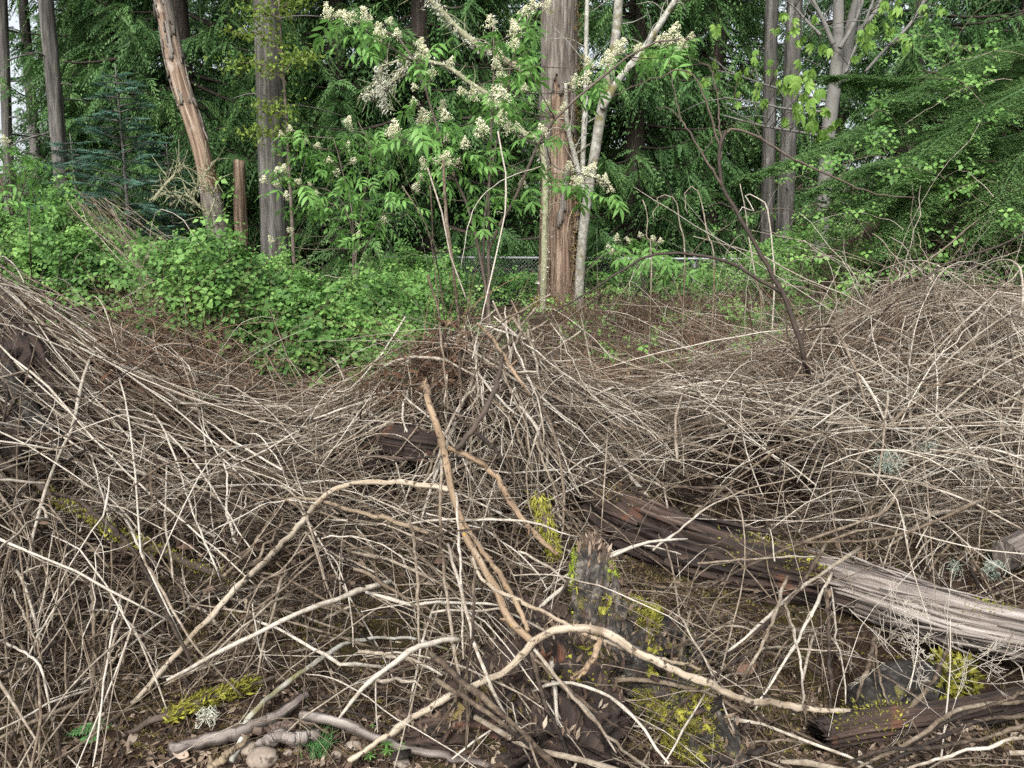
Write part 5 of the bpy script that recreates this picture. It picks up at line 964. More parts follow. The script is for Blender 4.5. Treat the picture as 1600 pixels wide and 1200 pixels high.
# what lies on top: the stalks that would hide logs, stump, big branches and named canes are mostly left out
CLEARROOT = []
CLEAR = np.full((1200, 1600), 1e9)
CLEAR2 = np.full((1200, 1600), 1e9)              # the big branches and the spire stay nearly clear
def splat(P, rad, M_=None):
    M_ = CLEAR if M_ is None else M_
    px, py = proj(P); dep = np.linalg.norm(P - [0, 0, CAM_H], axis=1)
    for x, y, d in zip(px.astype(int), py.astype(int), dep):
        if -rad < x < 1600 + rad and -rad < y < 1200 + rad:
            w = M_[max(0, y - rad):max(0, y + rad + 1), max(0, x - rad):max(0, x + rad + 1)]; np.minimum(w, d, out=w)
def wverts(o): return np.array([v.co for v in o.data.vertices]) + np.array(o.location) + (np.array(o.parent.location) if o.parent else 0)
for o in list(COL.objects):
    if o.type != 'MESH' or o.get('kind') == 'stuff': continue
    nm = o.name.split('.')[0]; pn = o.parent.name.split('.')[0] if o.parent else ''
    if nm == 'bare_branch': splat(wverts(o), 3, CLEAR2)
    elif nm == 'dead_stalk': splat(wverts(o)[::2], 2)
    elif pn in ('fallen_log', 'sawn_log', 'rotten_root') and nm == 'body' and 'half buried' not in o.parent['label']: splat(wverts(o), 4)
    elif pn == 'mossy_stump' and (nm == 'spire' or o.name in CLEARROOT): splat(wverts(o), 3)
def hides(P, M_=None):
    M_ = CLEAR if M_ is None else M_
    px, py = proj(P); dep = np.linalg.norm(P - [0, 0, CAM_H], axis=-1); ix, iy = px.astype(int), py.astype(int)
    inn = (ix >= 0) & (ix < 1600) & (iy >= 0) & (iy < 1200); d = np.where(inn, M_[np.clip(iy, 0, 1199), np.clip(ix, 0, 1599)], 1e9)
    return ((d < 1e8) & (dep < d + .02)).sum(1)
HOLLOW = [(55, 590, 90, 100, .45), (110, 705, 70, 45, .8), (270, 865, 60, 40, .6), (1180, 738, 110, 75, .9), (1400, 1055, 140, 62, .85), (590, 735, 65, 40, .7), (760, 885, 55, 45, .5), (1560, 1050, 60, 40, .7), (300, 700, 60, 40, .5)]
def hollow(P):
    """Chance of leaving a stalk out because it would bridge one of the dark holes."""
    px, py = proj(P); q = np.zeros(len(P))
    for cx, cy, rx, ry, p in HOLLOW: q = np.maximum(q, p * (((px - cx) / rx) ** 2 + ((py - cy) / ry) ** 2 < 1).mean(1) ** .5)
    return q
# ---- procedural stalks: each zone has its own lie
def lie(xy, ang, L, S, rng, curl=.6, wob=.25, hug=.6, lift=(0, .1), arch=(0, .1), z0=None):
    n = len(xy); s = np.linspace(0, 1, S); h = ang[:, None] + rng.normal(0, curl * .6, (n, 1)) * (s - .3) + np.cumsum(rng.normal(0, .45 * wob / math.sqrt(S), (n, S)), 1)
    kk = rng.integers(2, S - 2, n)[:, None]; h = h + np.where((rng.random((n, 1)) < .4) & (np.arange(S)[None] >= kk), rng.normal(0, .5, (n, 1)), 0) + rng.normal(0, .035, (n, S))
    st = (L / (S - 1))[:, None]; x = xy[:, :1] + np.cumsum(np.cos(h) * st, 1); y = xy[:, 1:2] + np.cumsum(np.sin(h) * st, 1)
    z = H(x, y); curl = 0; ch = z[:, :1] * (1 - s) + z[:, -1:] * s
    z = np.maximum(z, hug * z + (1 - hug) * ch) + rng.uniform(*lift, (n, 1)) + rng.uniform(*arch, (n, 1)) * 4 * s * (1 - s) + np.cumsum(rng.normal(0, .008, (n, S)), 1) * .6 + np.where((rng.random((n, 1)) < .3) & (np.arange(S)[None] >= kk), rng.normal(0, .35, (n, 1)) * (np.arange(S)[None] - kk) * st, 0)
    z += rng.normal(0, .1, (n, 1)) * (s - .5); z = np.maximum(z, H(x, y) - .05)
    return np.stack([x, y, z], -1)
def img_pts(n, px, py, rng): 
    p = on(rng.uniform(*px, n), rng.uniform(*py, n)); return p[:, :2]
def weights(rng, n, med, sig=.45, lo=.0014, hi=.0105): return np.clip(.52 * med * np.exp(rng.normal(0, sig * 1.3, n)), lo, hi)
def tonesof(rng, n, mean, sd=.27): return np.clip(rng.normal(mean - .09, sd, n), 0, 1)
ZP, ZR, ZT = [], [], []
def zone(P, r, tn): ZP.append(P); ZR.append(r); ZT.append(tn)
S_ = 12
rng = np.random.default_rng(21)
# tall heap: combed downhill from its crest
n = 1150; c = np.stack([rng.normal(-3.25, .7, n), rng.normal(3.95, .5, n)], 1); a = np.arctan2(c[:, 1] - 4.9, c[:, 0] + 4.3) + rng.normal(0, .6, n)
P = lie(c, a, rng.uniform(.6, 2.2, n), S_, rng, .5, .2, .7, (0, .2), (0, .09)); zone(P, weights(rng, n, .0052), tonesof(rng, n, .55))
n = 190; c = img_pts(n, (-60, 520), (620, 900), rng); a = rng.normal(-1.3, .9, n); P = lie(c, a, rng.uniform(.4, 1.3, n), S_, rng, .9, .35, .6, (.05, .3), (0, .25)); zone(P, weights(rng, n, .0052), tonesof(rng, n, .68))
n = 520; c = np.concatenate([np.stack([rng.normal(-2.9, .8, 260), rng.normal(4.0, .5, 260)], 1), np.stack([rng.normal(2.8, .85, 260), rng.normal(4.9, .5, 260)], 1)]); P = lie(c, rng.uniform(0, 6.28, n), rng.uniform(.25, 1.0, n), S_, rng, .5, .3, .35, (.03, .28), (0, .1)); zone(P, weights(rng, n, .0055, .5), tonesof(rng, n, .55, .3))
# upright leaning ones below the heap's face
n = 170; c = img_pts(n, (-40, 460), (760, 1130), rng); s = np.linspace(0, 1, S_)
d = np.stack([rng.normal(-.05, .3, n), rng.uniform(.05, .6, n), rng.uniform(.35, .9, n)], 1) * rng.uniform(.4, .85, n)[:, None]; b = np.stack([c[:, 0], c[:, 1], H(c[:, 0], c[:, 1])], 1)
P = b[:, None] + d[:, None] * s[None, :, None]; P[..., 2] -= (s ** 2)[None] * rng.uniform(0, .25, (n, 1)); P += np.cumsum(rng.normal(0, .008, P.shape), 1); P[..., 2] = np.maximum(P[..., 2], H(P[..., 0], P[..., 1]) + .02); zone(P, weights(rng, n, .006, .35), tonesof(rng, n, .6))
# flattened stalks between the heaps
n = 520; c = np.stack([rng.uniform(-2.4, 1.6, n), rng.uniform(4.2, 5.9, n)], 1); a = rng.normal(0, .3, n) + np.pi * rng.integers(0, 2, n); P = lie(c, a, rng.uniform(.5, 1.6, n), S_, rng, .4, .2, .85, (0, .16), (0, .08)); zone(P, weights(rng, n, .0045), tonesof(rng, n, .36))
n = 420; c = img_pts(n, (300, 720), (640, 880), rng); a = np.where(rng.random(n) < .5, rng.normal(-.5, .35, n), rng.normal(2.9, .5, n)); P = lie(c, a, rng.uniform(.4, 1.3, n), S_, rng, .5, .25, .75, (0, .2), (0, .12)); zone(P, weights(rng, n, .005), tonesof(rng, n, .6))
# the stick pile: leaning to its peak
n = 1000; a = rng.uniform(0, 6.28, n); rb = rng.uniform(.35, 1.25, n); f = np.stack([PILE_TOP[0] + .05 + np.cos(a) * rb * 1.15, PILE_TOP[1] + np.sin(a) * rb * .85], 1); fz = H(f[:, 0], f[:, 1])
tp = PILE_TOP + rng.normal(0, 1, (n, 3)) * [.2, .13, .16] + np.array([.05, 0, -.24]); k_ = rng.uniform(.35, 1.05, n)[:, None]; foot = np.stack([f[:, 0], f[:, 1], fz], 1); en = foot + (tp - foot) * k_
st0 = foot + (tp - foot) * (rng.random(n) ** 2 * .3)[:, None]
P = st0[:, None] + (en - st0)[:, None] * s[None, :, None]; P[..., 2] += rng.normal(-.03, .07, (n, 1)) * 4 * (s * (1 - s))[None]; P[..., :2] += rng.normal(0, .05, (n, 1, 2)) * 4 * (s * (1 - s))[None, :, None]; P += np.cumsum(rng.normal(0, .006, P.shape), 1); zone(P, weights(rng, n, .0068, .5), tonesof(rng, n, .68))
n = 360; a = rng.uniform(3.2, 6.2, n); rb = rng.uniform(.45, 1.5, n); f = np.stack([PILE_TOP[0] + .03 + np.cos(a) * rb * .85, PILE_TOP[1] + np.sin(a) * rb * .95], 1); foot = np.stack([f[:, 0], f[:, 1], H(f[:, 0], f[:, 1]) + rng.uniform(.02, .2, n)], 1); tp = np.array([PILE_TOP[0], PILE_TOP[1] - .05, float(H(PILE_TOP[0], PILE_TOP[1]))]) + rng.normal(0, 1, (n, 3)) * [.24, .12, .1] + [0, 0, .04]
k0 = rng.uniform(0, .45, (n, 1)); k1 = np.clip(k0 + rng.uniform(.35, .9, (n, 1)), 0, 1.0); A_, B_ = tp + (foot - tp) * k0, tp + (foot - tp) * k1; P = A_[:, None] + (B_ - A_)[:, None] * s[None, :, None]; P += rng.normal(0, .05, (n, 1, 3)) * 4 * (s * (1 - s))[None, :, None] + np.cumsum(rng.normal(0, .006, P.shape), 1); P[..., 2] = np.maximum(P[..., 2], H(P[..., 0], P[..., 1]) + .01 + rng.uniform(0, .12, (n, 1))); zone(P, weights(rng, n, .0068, .45), tonesof(rng, n, .7))
n = 190; a = rng.uniform(3.0, 6.5, n); rb = rng.uniform(.15, .95, n); f = np.stack([PILE_TOP[0] + .05 + np.cos(a) * rb * 1.1, PILE_TOP[1] + np.sin(a) * rb * .9], 1); b = np.stack([f[:, 0], f[:, 1], H(f[:, 0], f[:, 1]) + (.25 * np.clip(1 - rb, 0, 1)) * rng.uniform(.3, 1.1, n)], 1)
d = unit(np.array([PILE_TOP[0], PILE_TOP[1], PILE_TOP[2]]) - b + rng.normal(0, .25, (n, 3))) * rng.uniform(.2, .7, (n, 1)); P = b[:, None] + d[:, None] * (s - .5)[None, :, None] + np.cumsum(rng.normal(0, .004, (n, S_, 3)), 1); zone(P, weights(rng, n, .0105, .3), tonesof(rng, n, .75, .2))
# broad heap: ridge, fan down its hollow side, level tangle on its flank
n = 950; c = np.stack([rng.normal(2.7, .75, n), rng.normal(5.0, .42, n)], 1); a = np.where(rng.random(n) < .62, np.arctan2(c[:, 1] - 6.2, c[:, 0] - 3.6) + rng.normal(0, .65, n), rng.normal(0, .6, n)); P = lie(c, a, rng.uniform(.5, 1.7, n), S_, rng, .5, .22, .6, (0, .2), (0, .1)); zone(P, weights(rng, n, .0045), tonesof(rng, n, .62))
n = 430; c = img_pts(n, (1230, 1700), (590, 860), rng); a = rng.normal(.1, .8, n) + np.pi * rng.integers(0, 2, n); P = lie(c, a, rng.uniform(.5, 1.7, n), S_, rng, .8, .3, .5, (.02, .36), (0, .22)); zone(P, weights(rng, n, .0048), tonesof(rng, n, .68))
n = 260; c = img_pts(n, (1000, 1420), (680, 860), rng); a = rng.normal(-.4, 1.1, n) + np.pi * rng.integers(0, 2, n); P = lie(c, a, rng.uniform(.4, 1.4, n), S_, rng, .8, .3, .4, (.05, .45), (0, .2)); zone(P, weights(rng, n, .0042), tonesof(rng, n, .6))
# wiry canes standing over the broad heap's crest
n = 360; c = np.stack([rng.uniform(1.5, 5.2, n), rng.uniform(4.9, 6.8, n)], 1); b = np.stack([c[:, 0], c[:, 1], H(c[:, 0], c[:, 1])], 1); d = np.stack([rng.normal(0, .6, n), rng.normal(0, .3, n), rng.uniform(.3, 1.0, n)], 1) * rng.uniform(.4, 1.5, n)[:, None]
P = b[:, None] + d[:, None] * s[None, :, None]; P[..., 2] -= (s ** 2)[None] * rng.uniform(0, .6, (n, 1)); P[..., 0] += rng.normal(0, .25, (n, 1)) * (s ** 2)[None]; P += np.cumsum(rng.normal(0, .012, P.shape), 1); zone(P, weights(rng, n, .0048, .35), tonesof(rng, n, .78, .2))
# sunken slope behind the stump, rusty canes before the fence
n = 520; c = img_pts(n, (780, 1260), (560, 800), rng); a = rng.normal(.2, .8, n) + np.pi * rng.integers(0, 2, n); P = lie(c, a, rng.uniform(.4, 1.3, n), S_, rng, .7, .25, .7, (0, .2), (0, .14)); zone(P, weights(rng, n, .0038), tonesof(rng, n, .38))
n = 380; c = img_pts(n, (0, 520), (500, 640), rng); a = rng.normal(0, 1, n) + np.pi * rng.integers(0, 2, n); P = lie(c, a, rng.uniform(.3, 1.2, n), S_, rng, .9, .3, .6, (0, .2), (0, .2)); zone(P, weights(rng, n, .0042), tonesof(rng, n, .38))
# near soil: lying every way
n = 1080; c = img_pts(n, (-280, 1960), (860, 1230), rng); a = rng.uniform(0, 6.28, n); P = lie(c, a, rng.uniform(.2, .95, n), S_, rng, .4, .15, .65, (0, .09), (0, .06)); zone(P, weights(rng, n, .0045, .5), tonesof(rng, n, .48))
n = 240; c = img_pts(n, (480, 900), (840, 1150), rng); a = rng.normal(-1.1, .7, n); P = lie(c, a, rng.uniform(.3, 1.0, n), S_, rng, .4, .15, .5, (.02, .25), (0, .1)); zone(P, weights(rng, n, .005, .5), tonesof(rng, n, .6))
n = 220; c = img_pts(n, (-40, 480), (820, 1200), rng); a = rng.normal(-1.45, .45, n); P = lie(c, a, rng.uniform(.3, .9, n), S_, rng, .4, .15, .5, (.02, .2), (0, .1)); zone(P, weights(rng, n, .0058, .4), tonesof(rng, n, .55))
n = 220; c = img_pts(n, (1050, 1420), (860, 1120), rng); a = rng.normal(.9, .5, n) + np.pi * rng.integers(0, 2, n); P = lie(c, a, rng.uniform(.25, .8, n), S_, rng, .3, .12, .3, (.02, .22), (0, .08)); zone(P, weights(rng, n, .006, .4), tonesof(rng, n, .5))
n = 150; c = img_pts(n, (540, 930), (980, 1190), rng); a = rng.normal(-.9, .8, n); P = lie(c, a, rng.uniform(.25, .9, n), S_, rng, .3, .12, .4, (.14, .4), (0, .08)); zone(P, weights(rng, n, .0075, .5), tonesof(rng, n, .62))
ZP, ZR, ZT = np.concatenate(ZP), np.concatenate(ZR), np.concatenate(ZT)
ok = (ZP[..., 1].min(1) > 1.75); ZP, ZR, ZT = ZP[ok], ZR[ok], ZT[ok]
ZD = (ZP[:, :-1, None] + (ZP[:, 1:] - ZP[:, :-1])[:, :, None] * np.linspace(0, 1, 4)[None, None, :, None]).reshape(len(ZP), -1, 3); hd = hides(ZD); ok = ((hides(ZD, CLEAR2) == 0) | (rng.random(len(ZP)) < .14)); ok &= (hd == 0) | (rng.random(len(ZP)) < .42 / (1 + .08 * hd)); ok &= rng.random(len(ZP)) > hollow(ZP); ZP, ZR, ZT = ZP[ok], ZR[ok], ZT[ok]
hz_ = ZP[:, S_ // 2, 2] - H(ZP[:, S_ // 2, 0], ZP[:, S_ // 2, 1]); ZT = np.clip(ZT + np.clip((hz_ - .11) * 1.7, -.24, .14), 0, 1)          # shade between stalks painted into tone: darker low down, lighter higher up
# keep a little light off the bottom strip of pebbly soil
px, py = proj(ZP[:, S_ // 2]); thin = (py > 1120) & (px > 300) & (px < 720) & (np.arange(len(px)) % 4 > 0); ZP, ZR, ZT, px, py = ZP[~thin], ZR[~thin], ZT[~thin], px[~thin], py[~thin]
# the ones that show largest are objects of their own, the rest one tangle
Lp = np.hypot(np.diff(proj(ZP)[0], axis=1), np.diff(proj(ZP)[1], axis=1)).sum(1); dep = np.linalg.norm(ZP[:, S_ // 2] - [0, 0, CAM_H], axis=1)
inside = (px > 10) & (px < 1590) & (py > 400) & (py < 1190); hgt = ZP[:, S_ // 2, 2] - H(ZP[:, S_ // 2, 0], ZP[:, S_ // 2, 1])
score = np.where(inside, Lp * np.minimum(ZR / dep * FPX * 2, 9) * (1 + np.clip(hgt, 0, .3) * 5), 0); order = score.argsort()[::-1]; K = 298 - N_IND[0]; pick = order[:K]
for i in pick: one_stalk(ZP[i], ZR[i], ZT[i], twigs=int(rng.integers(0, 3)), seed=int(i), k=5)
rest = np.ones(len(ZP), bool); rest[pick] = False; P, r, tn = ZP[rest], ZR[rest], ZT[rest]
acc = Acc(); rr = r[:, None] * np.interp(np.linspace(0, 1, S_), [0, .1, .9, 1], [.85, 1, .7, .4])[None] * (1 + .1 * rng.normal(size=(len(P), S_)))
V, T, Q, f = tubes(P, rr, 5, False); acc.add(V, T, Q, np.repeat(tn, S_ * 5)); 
# side twigs of the tangle
n = 7000; i = rng.integers(0, len(P), n); j = rng.integers(1, S_ - 1, n); b = P[i, j]; tg = unit(P[i, j + 1] - P[i, j]); d = unit(tg * .9 + rng.normal(0, .7, (n, 3))); l = rng.uniform(.05, .3, n); u = np.linspace(0, 1, 5)
TP = b[:, None] + d[:, None] * (l[:, None] * u)[..., None] + rng.normal(0, .05, (n, 1, 3)) * (u ** 2)[None, :, None] * l[:, None, None] * 4; V, T, Q, f = tubes(TP, (np.minimum(r[i] * .5, .0025))[:, None] * (1 - .6 * u)[None], 3, False); acc.add(V, T, Q, np.repeat(np.clip(tn[i] + .05, 0, 1), 15))
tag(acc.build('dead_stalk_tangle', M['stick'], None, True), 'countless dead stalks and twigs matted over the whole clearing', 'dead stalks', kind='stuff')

# ------------------------------------------------------------------ fine dead canes, litter, moss
def fine(name, label, groups, m, k=3, S=6):
    acc = Acc(); u = np.linspace(0, 1, S)
    for B, D, L, r, tn, bend in groups:
        P = B[:, None] + unit(D)[:, None] * (L[:, None] * u)[..., None] + bend[:, None] * (u ** 2)[None, :, None]; ok = (((hides(P) == 0) & (hides(P, CLEAR2) == 0)) | (rng.random(len(P)) < .12)) & (rng.random(len(P)) > hollow(P) * 1.1); P, r, tn = P[ok], r[ok], tn[ok]; V, T, Q, f = tubes(P, r[:, None] * (1 - .6 * u)[None], k, False); acc.add(V, T, Q, np.repeat(tn, S * k))
    return tag(acc.build(name, M[m], None, True), label, 'dead stems', kind='stuff')
def g3(xy, dz=0): return np.stack([xy[:, 0], xy[:, 1], H(xy[:, 0], xy[:, 1]) + dz], 1)
G_ = []
for px_, py_, n, hz, L0, tmean, r0 in [((880, 1420), (478, 600), 2100, .6, (.2, .75), .52, .0024), ((900, 1420), (470, 600), 2748, 1.0, (.15, .6), .36, .0022), ((130, 480), (490, 610), 1701, .35, (.12, .5), .3, .002), ((640, 1000), (490, 640), 1570, .7, (.15, .6), .36, .0022), ((780, 1250), (600, 790), 2748, .3, (.12, .5), 0.28, .002), ((1150, 1620), (480, 640), 2748, .5, (.15, .55), .58, .0021),
                                       ((1180, 1640), (620, 860), 2748, .35, (.12, .5), .6, .002), ((-40, 620), (600, 860), 2487, .25, (.1, .5), .55, .002), ((-240, 1940), (840, 1210), 3094, .25, (.06, .28), .5, .0016), ((1250, 1640), (200, 470), 825, .7, (.25, .9), .55, .004), ((330, 760), (540, 700), 1701, .2, (.12, .5), 0.28, .002)]:
    xy = img_pts(n, px_, py_, rng); D = rng.normal(0, 1, (n, 3)) * [1, .7, 0] + np.stack([0 * xy[:, 0], 0 * xy[:, 0], rng.normal(.1, hz, n)], 1); D[:, 2] = np.abs(D[:, 2])
    L = rng.uniform(*L0, n); bend = rng.normal(0, .45, (n, 3)) * L[:, None]; bend[:, 2] -= L * rng.uniform(0, .5, n)
    dz_ = rng.uniform(-.04, .15, n); G_.append((g3(xy, dz_), D, L, weights(rng, n, r0, .35, .0009, .006), np.clip(tonesof(rng, n, tmean, .28) + (dz_ - .08) * 2.6, 0, 1), bend))  # tone falls towards the ground: shade of the gaps painted into the thatch
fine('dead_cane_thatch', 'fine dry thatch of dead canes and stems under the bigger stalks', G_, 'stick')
M['rust'] = mat('rusty_bracken', [(0, (.035, .02, .013)), (.45, (.12, .066, .04)), (.8, (.22, .14, .09)), (1, (.33, .25, .17))], .9, (14, .3))
GR = []
for px_, py_, n in [((850, 1420), (478, 640), 4200), ((150, 720), (505, 660), 3200)]:
    xy = img_pts(n, px_, py_, rng); D = rng.normal(0, 1, (n, 3)) * [1, .7, .6]; D[:, 2] = np.abs(D[:, 2]); L = rng.uniform(.12, .6, n); bend = rng.normal(0, .4, (n, 3)) * L[:, None]; bend[:, 2] -= L * rng.uniform(0, .7, n)
    GR.append((g3(xy, rng.uniform(0, .16, n)), D, L, weights(rng, n, .0034, .35, .0012, .006), tonesof(rng, n, .6, .28), bend))
fine('rusty_bracken_stems', 'reddish brown dead bracken stems matted before the fence and thicket', GR, 'rust')
n = 7000; xy = np.concatenate([img_pts(n // 2, (850, 1420), (478, 640), rng), img_pts(n // 2, (150, 720), (505, 660), rng)]); V, T, t_ = kites(g3(xy, rng.uniform(0, .2, n)), rng.normal(0, 1, (n, 3)) * [1, 1, .5], rdir(n, .6), rng.uniform(.03, .1, n), rng.uniform(.008, .03, n), .3, .45, tonesof(rng, n, .55, .25))
tag(Acc().add(V, T, None, t_).build('rusty_bracken_leaves', M['rust']), 'crumpled reddish brown dead fronds before the fence and thicket', 'dead fronds', kind='stuff')
# dry arching canes over the green thicket and the bank
def arch_canes(label, n, px, py, name, tone, r0, seed, L0=(.8, 1.9), toY=None):
    rg = np.random.default_rng(seed); P0 = on(rg.uniform(*px, n), rg.uniform(*py, n)); a = rg.uniform(0, 6.28, n); L = rg.uniform(*L0, n); u = np.linspace(0, 1, 12)
    P = P0[:, None] + np.stack([np.cos(a), np.sin(a) * .6, 0 * a], 1)[:, None] * (L[:, None] * u)[..., None]; P[..., 2] = H(P0[:, 0], P0[:, 1])[:, None] + rg.uniform(.2, 1.1, (n, 1)) * (u * (1 - u ** rg.uniform(.8, 3, (n, 1))))[:, :] * L[:, None] * 1.7 + .1; P += np.cumsum(rg.normal(0, .014, P.shape), 1)
    V, T, Q, f = tubes(P, weights(rg, n, r0, .3)[:, None] * (1 - .5 * u)[None], 4, False)
    return tag(Acc().add(V, T, Q, np.repeat(tonesof(rg, n, tone), 48)).build(name, M['stick'], None, True), label, 'dead canes', kind='stuff')
arch_canes('dry arching bramble canes looping over the green thicket', 210, (40, 660), (330, 520), 'thicket_canes', .6, .0045, 31)
arch_canes('dry wiry canes looping over the tall bramble bank', 170, (1200, 1700), (140, 480), 'bank_canes', .62, .0048, 32, (.8, 2.2))
arch_canes('dry canes looping before the wire fence', 120, (880, 1350), (420, 540), 'fence_canes', .55, .0042, 33, (.6, 1.6))
# leafy bramble shoots arching in front of the hemlock on the bank
rg = np.random.default_rng(77); n = 75; u = np.linspace(0, 1, 12); q0 = at(rg.uniform(1230, 1640, n), rg.uniform(60, 470, n), rg.uniform(6.4, 7.6, n)); a = rg.normal(2.2, .9, n); L = rg.uniform(.35, 1.1, n)
ok = proj(q0)[1] > np.interp(proj(q0)[0], [1230, 1330, 1450, 1600], [330, 230, 60, -20]); q0, a, L = q0[ok], a[ok], L[ok]; n = len(L)
P = q0[:, None] + np.stack([np.cos(a), rg.normal(0, .3, n), np.abs(np.sin(a)) * .7], 1)[:, None] * (L[:, None] * u)[..., None]; P[..., 2] -= .45 * L[:, None] * u ** 2; P += np.cumsum(rg.normal(0, .01, P.shape), 1); V, T, Q, f = tubes(P, np.full((n, 12), .0032) * (1 - .5 * u), 4, False)
tag(Acc().add(V, T, Q, np.repeat(tonesof(rg, n, .5), 48)).build('shoot_canes', M['stick'], None, True), 'thin live bramble canes arching before the hemlock boughs', 'brambles', kind='stuff')
m = 1000; i = rg.integers(0, n, m); i = np.where(rg.random(m) < .6, i % (n // 2), i); j = rg.integers(3, 12, m); B = P[i, j] + rg.normal(0, .045, (m, 3)); tag(trifoliate(B, unit(rdir(m, 1.2, rg) + [0, -.5, 0]), np.clip(rg.normal(.55, .2, m), 0, 1), rg.uniform(.035, .065, m), rg).build('shoot_leaves', M['bramble']), 'light green bramble leaves sprinkled before the hemlock boughs', 'brambles', kind='stuff')
# bundle of combed dry canes lying down the thicket's slope
n = 50; s12 = np.linspace(0, 1, 12); p0 = at(rng.uniform(90, 190, n), rng.uniform(300, 340, n), rng.uniform(7.2, 7.8, n)); p1 = at(rng.uniform(230, 350, n), rng.uniform(420, 490, n), rng.uniform(6.3, 6.9, n))
P = p0[:, None] * (1 - s12)[None, :, None] + p1[:, None] * s12[None, :, None]; P[..., 2] += (rng.uniform(-.16, .04, (n, 1)) * 4 * (s12 * (1 - s12))[None]); P += np.cumsum(rng.normal(0, .012, P.shape), 1); V, T, Q, f = tubes(P, weights(rng, n, .0045, .3)[:, None] * np.ones((1, 12)), 4, False)
tag(Acc().add(V, T, Q, np.repeat(tonesof(rng, n, .5, .15), 48)).build('combed_canes', M['stick'], None, True), 'swathe of combed dry canes lying down the green thicket slope', 'dead canes', kind='stuff')
# litter of chips and needles on the near soil
n = 21000; xy = img_pts(n, (-280, 1960), (780, 1230), rng); B = np.stack([xy[:, 0], xy[:, 1], HG(xy[:, 0], xy[:, 1], True) + .004], 1); D = rng.normal(0, 1, (n, 3)) * [1, 1, .25]; V, T, t_ = kites(B, D, rdir(n, 1.5), rng.uniform(.012, .05, n), rng.uniform(.003, .012, n), .05, .5, tonesof(rng, n, .4, .25))
n4 = 9000; xy = img_pts(n4, (-280, 1960), (1040, 1235), rng); V4_, T4_, t4_ = kites(np.stack([xy[:, 0], xy[:, 1], HG(xy[:, 0], xy[:, 1], True) + rng.uniform(.002, .012, n4)], 1), rng.normal(0, 1, (n4, 3)) * [1, 1, .3], rdir(n4, 1.3), rng.uniform(.008, .045, n4), rng.uniform(.004, .022, n4), .15, .45, tonesof(rng, n4, .5, .3)); n2 = 12000; xy = img_pts(n2, (-280, 1960), (490, 800), rng); B = np.stack([xy[:, 0], xy[:, 1], HG(xy[:, 0], xy[:, 1]) + rng.uniform(0, .1, n2)], 1); V2_, T2_, t2_ = kites(B, rng.normal(0, 1, (n2, 3)) * [1, 1, .4], rdir(n2, 1.0), rng.uniform(.02, .08, n2), rng.uniform(.005, .03, n2), .15, .5, tonesof(rng, n2, .3, .22))
n3 = 5200; xy = img_pts(n3, (-280, 1960), (480, 1000), rng); B = np.stack([xy[:, 0], xy[:, 1], H(xy[:, 0], xy[:, 1]) + rng.uniform(-.1, .14, n3)], 1); V3_, T3_, t3_ = kites(B, rng.normal(0, 1, (n3, 3)) * [1, 1, .6], rdir(n3, .8), rng.uniform(.02, .06, n3), rng.uniform(.01, .035, n3), .3, .45, tonesof(rng, n3, .34, .2))
tag(Acc().add(V, T, None, t_).add(V4_, T4_, None, t4_).add(V2_, T2_, None, t2_).add(V3_, T3_, None, t3_).build('litter', M['dry']), 'dry brown litter of chips, needles and curled leaves on the soil', 'litter', kind='stuff')
# moss mat
n = 60000; xy = img_pts(n, (-60, 1660), (760, 1190), rng); mk = fbm(xy[:, 0] * 2.3 + 3, xy[:, 1] * 2.3, 4, 91); keep = mk > .46; xy = xy[keep]; n = len(xy); B = np.stack([xy[:, 0], xy[:, 1], HG(xy[:, 0], xy[:, 1], True)], 1)
V, T, t_ = kites(B, rdir(n, .9), rdir(n), rng.uniform(.008, .022, n), rng.uniform(.003, .007, n), .1, .45, np.clip(fbm(xy[:, 0] * 6, xy[:, 1] * 6, 3, 12) + rng.normal(0, .12, n) + .1, 0, 1))
tag(Acc().add(V, T, None, t_).build('moss_mat', M['moss_brown']), 'olive brown moss mat spreading over the near soil', 'moss', kind='stuff')
n = 9000; xy = img_pts(n, (-20, 1640), (780, 1180), rng); mk = fbm(xy[:, 0] * 3.3 + 13, xy[:, 1] * 3.3, 4, 95); xy = xy[mk > .58]; n = len(xy); B = np.stack([xy[:, 0], xy[:, 1], HG(xy[:, 0], xy[:, 1], True)], 1)
V, T, t_ = kites(B, rdir(n, .9), rdir(n), rng.uniform(.008, .02, n), rng.uniform(.003, .006, n), .1, .45, rng.uniform(.1, .8, n)); tag(Acc().add(V, T, None, t_).build('moss_patches', M['moss']), 'yellow green moss patches between the dead stalks', 'moss', kind='stuff')

# ------------------------------------------------------------------ small things, one by one
def stone(px, py, w, label, seed):
    c = on(px, py); r = w / FPX * np.linalg.norm(c - [0, 0, CAM_H]) / 2; rg = np.random.default_rng(seed); c[2] = float(HG(c[0], c[1], True)) + r * .16
    th = np.linspace(0, np.pi, 12); ph = np.linspace(0, 2 * np.pi, 19)[:-1]; X = np.stack([np.sin(th)[:, None] * np.cos(ph), np.sin(th)[:, None] * np.sin(ph), np.cos(th)[:, None] + 0 * ph], -1).reshape(-1, 3)
    d = 1 + .25 * (fbm(X[:, 0] * 1.3 + seed * 3, X[:, 1] * 1.3 + X[:, 2], 2, seed) - .5); V = X * d[:, None] * r * [1, .8, .62]
    q = [(i * 18 + j, (i + 1) * 18 + j, (i + 1) * 18 + (j + 1) % 18, i * 18 + (j + 1) % 18) for i in range(11) for j in range(18)]
    tag(Acc().add(V, None, q, rg.uniform(.4, .7)).build('pebble', M['stone'], None, True, (0, 0, 0), c), label, 'pebble', 'pebbles on the bottom soil')
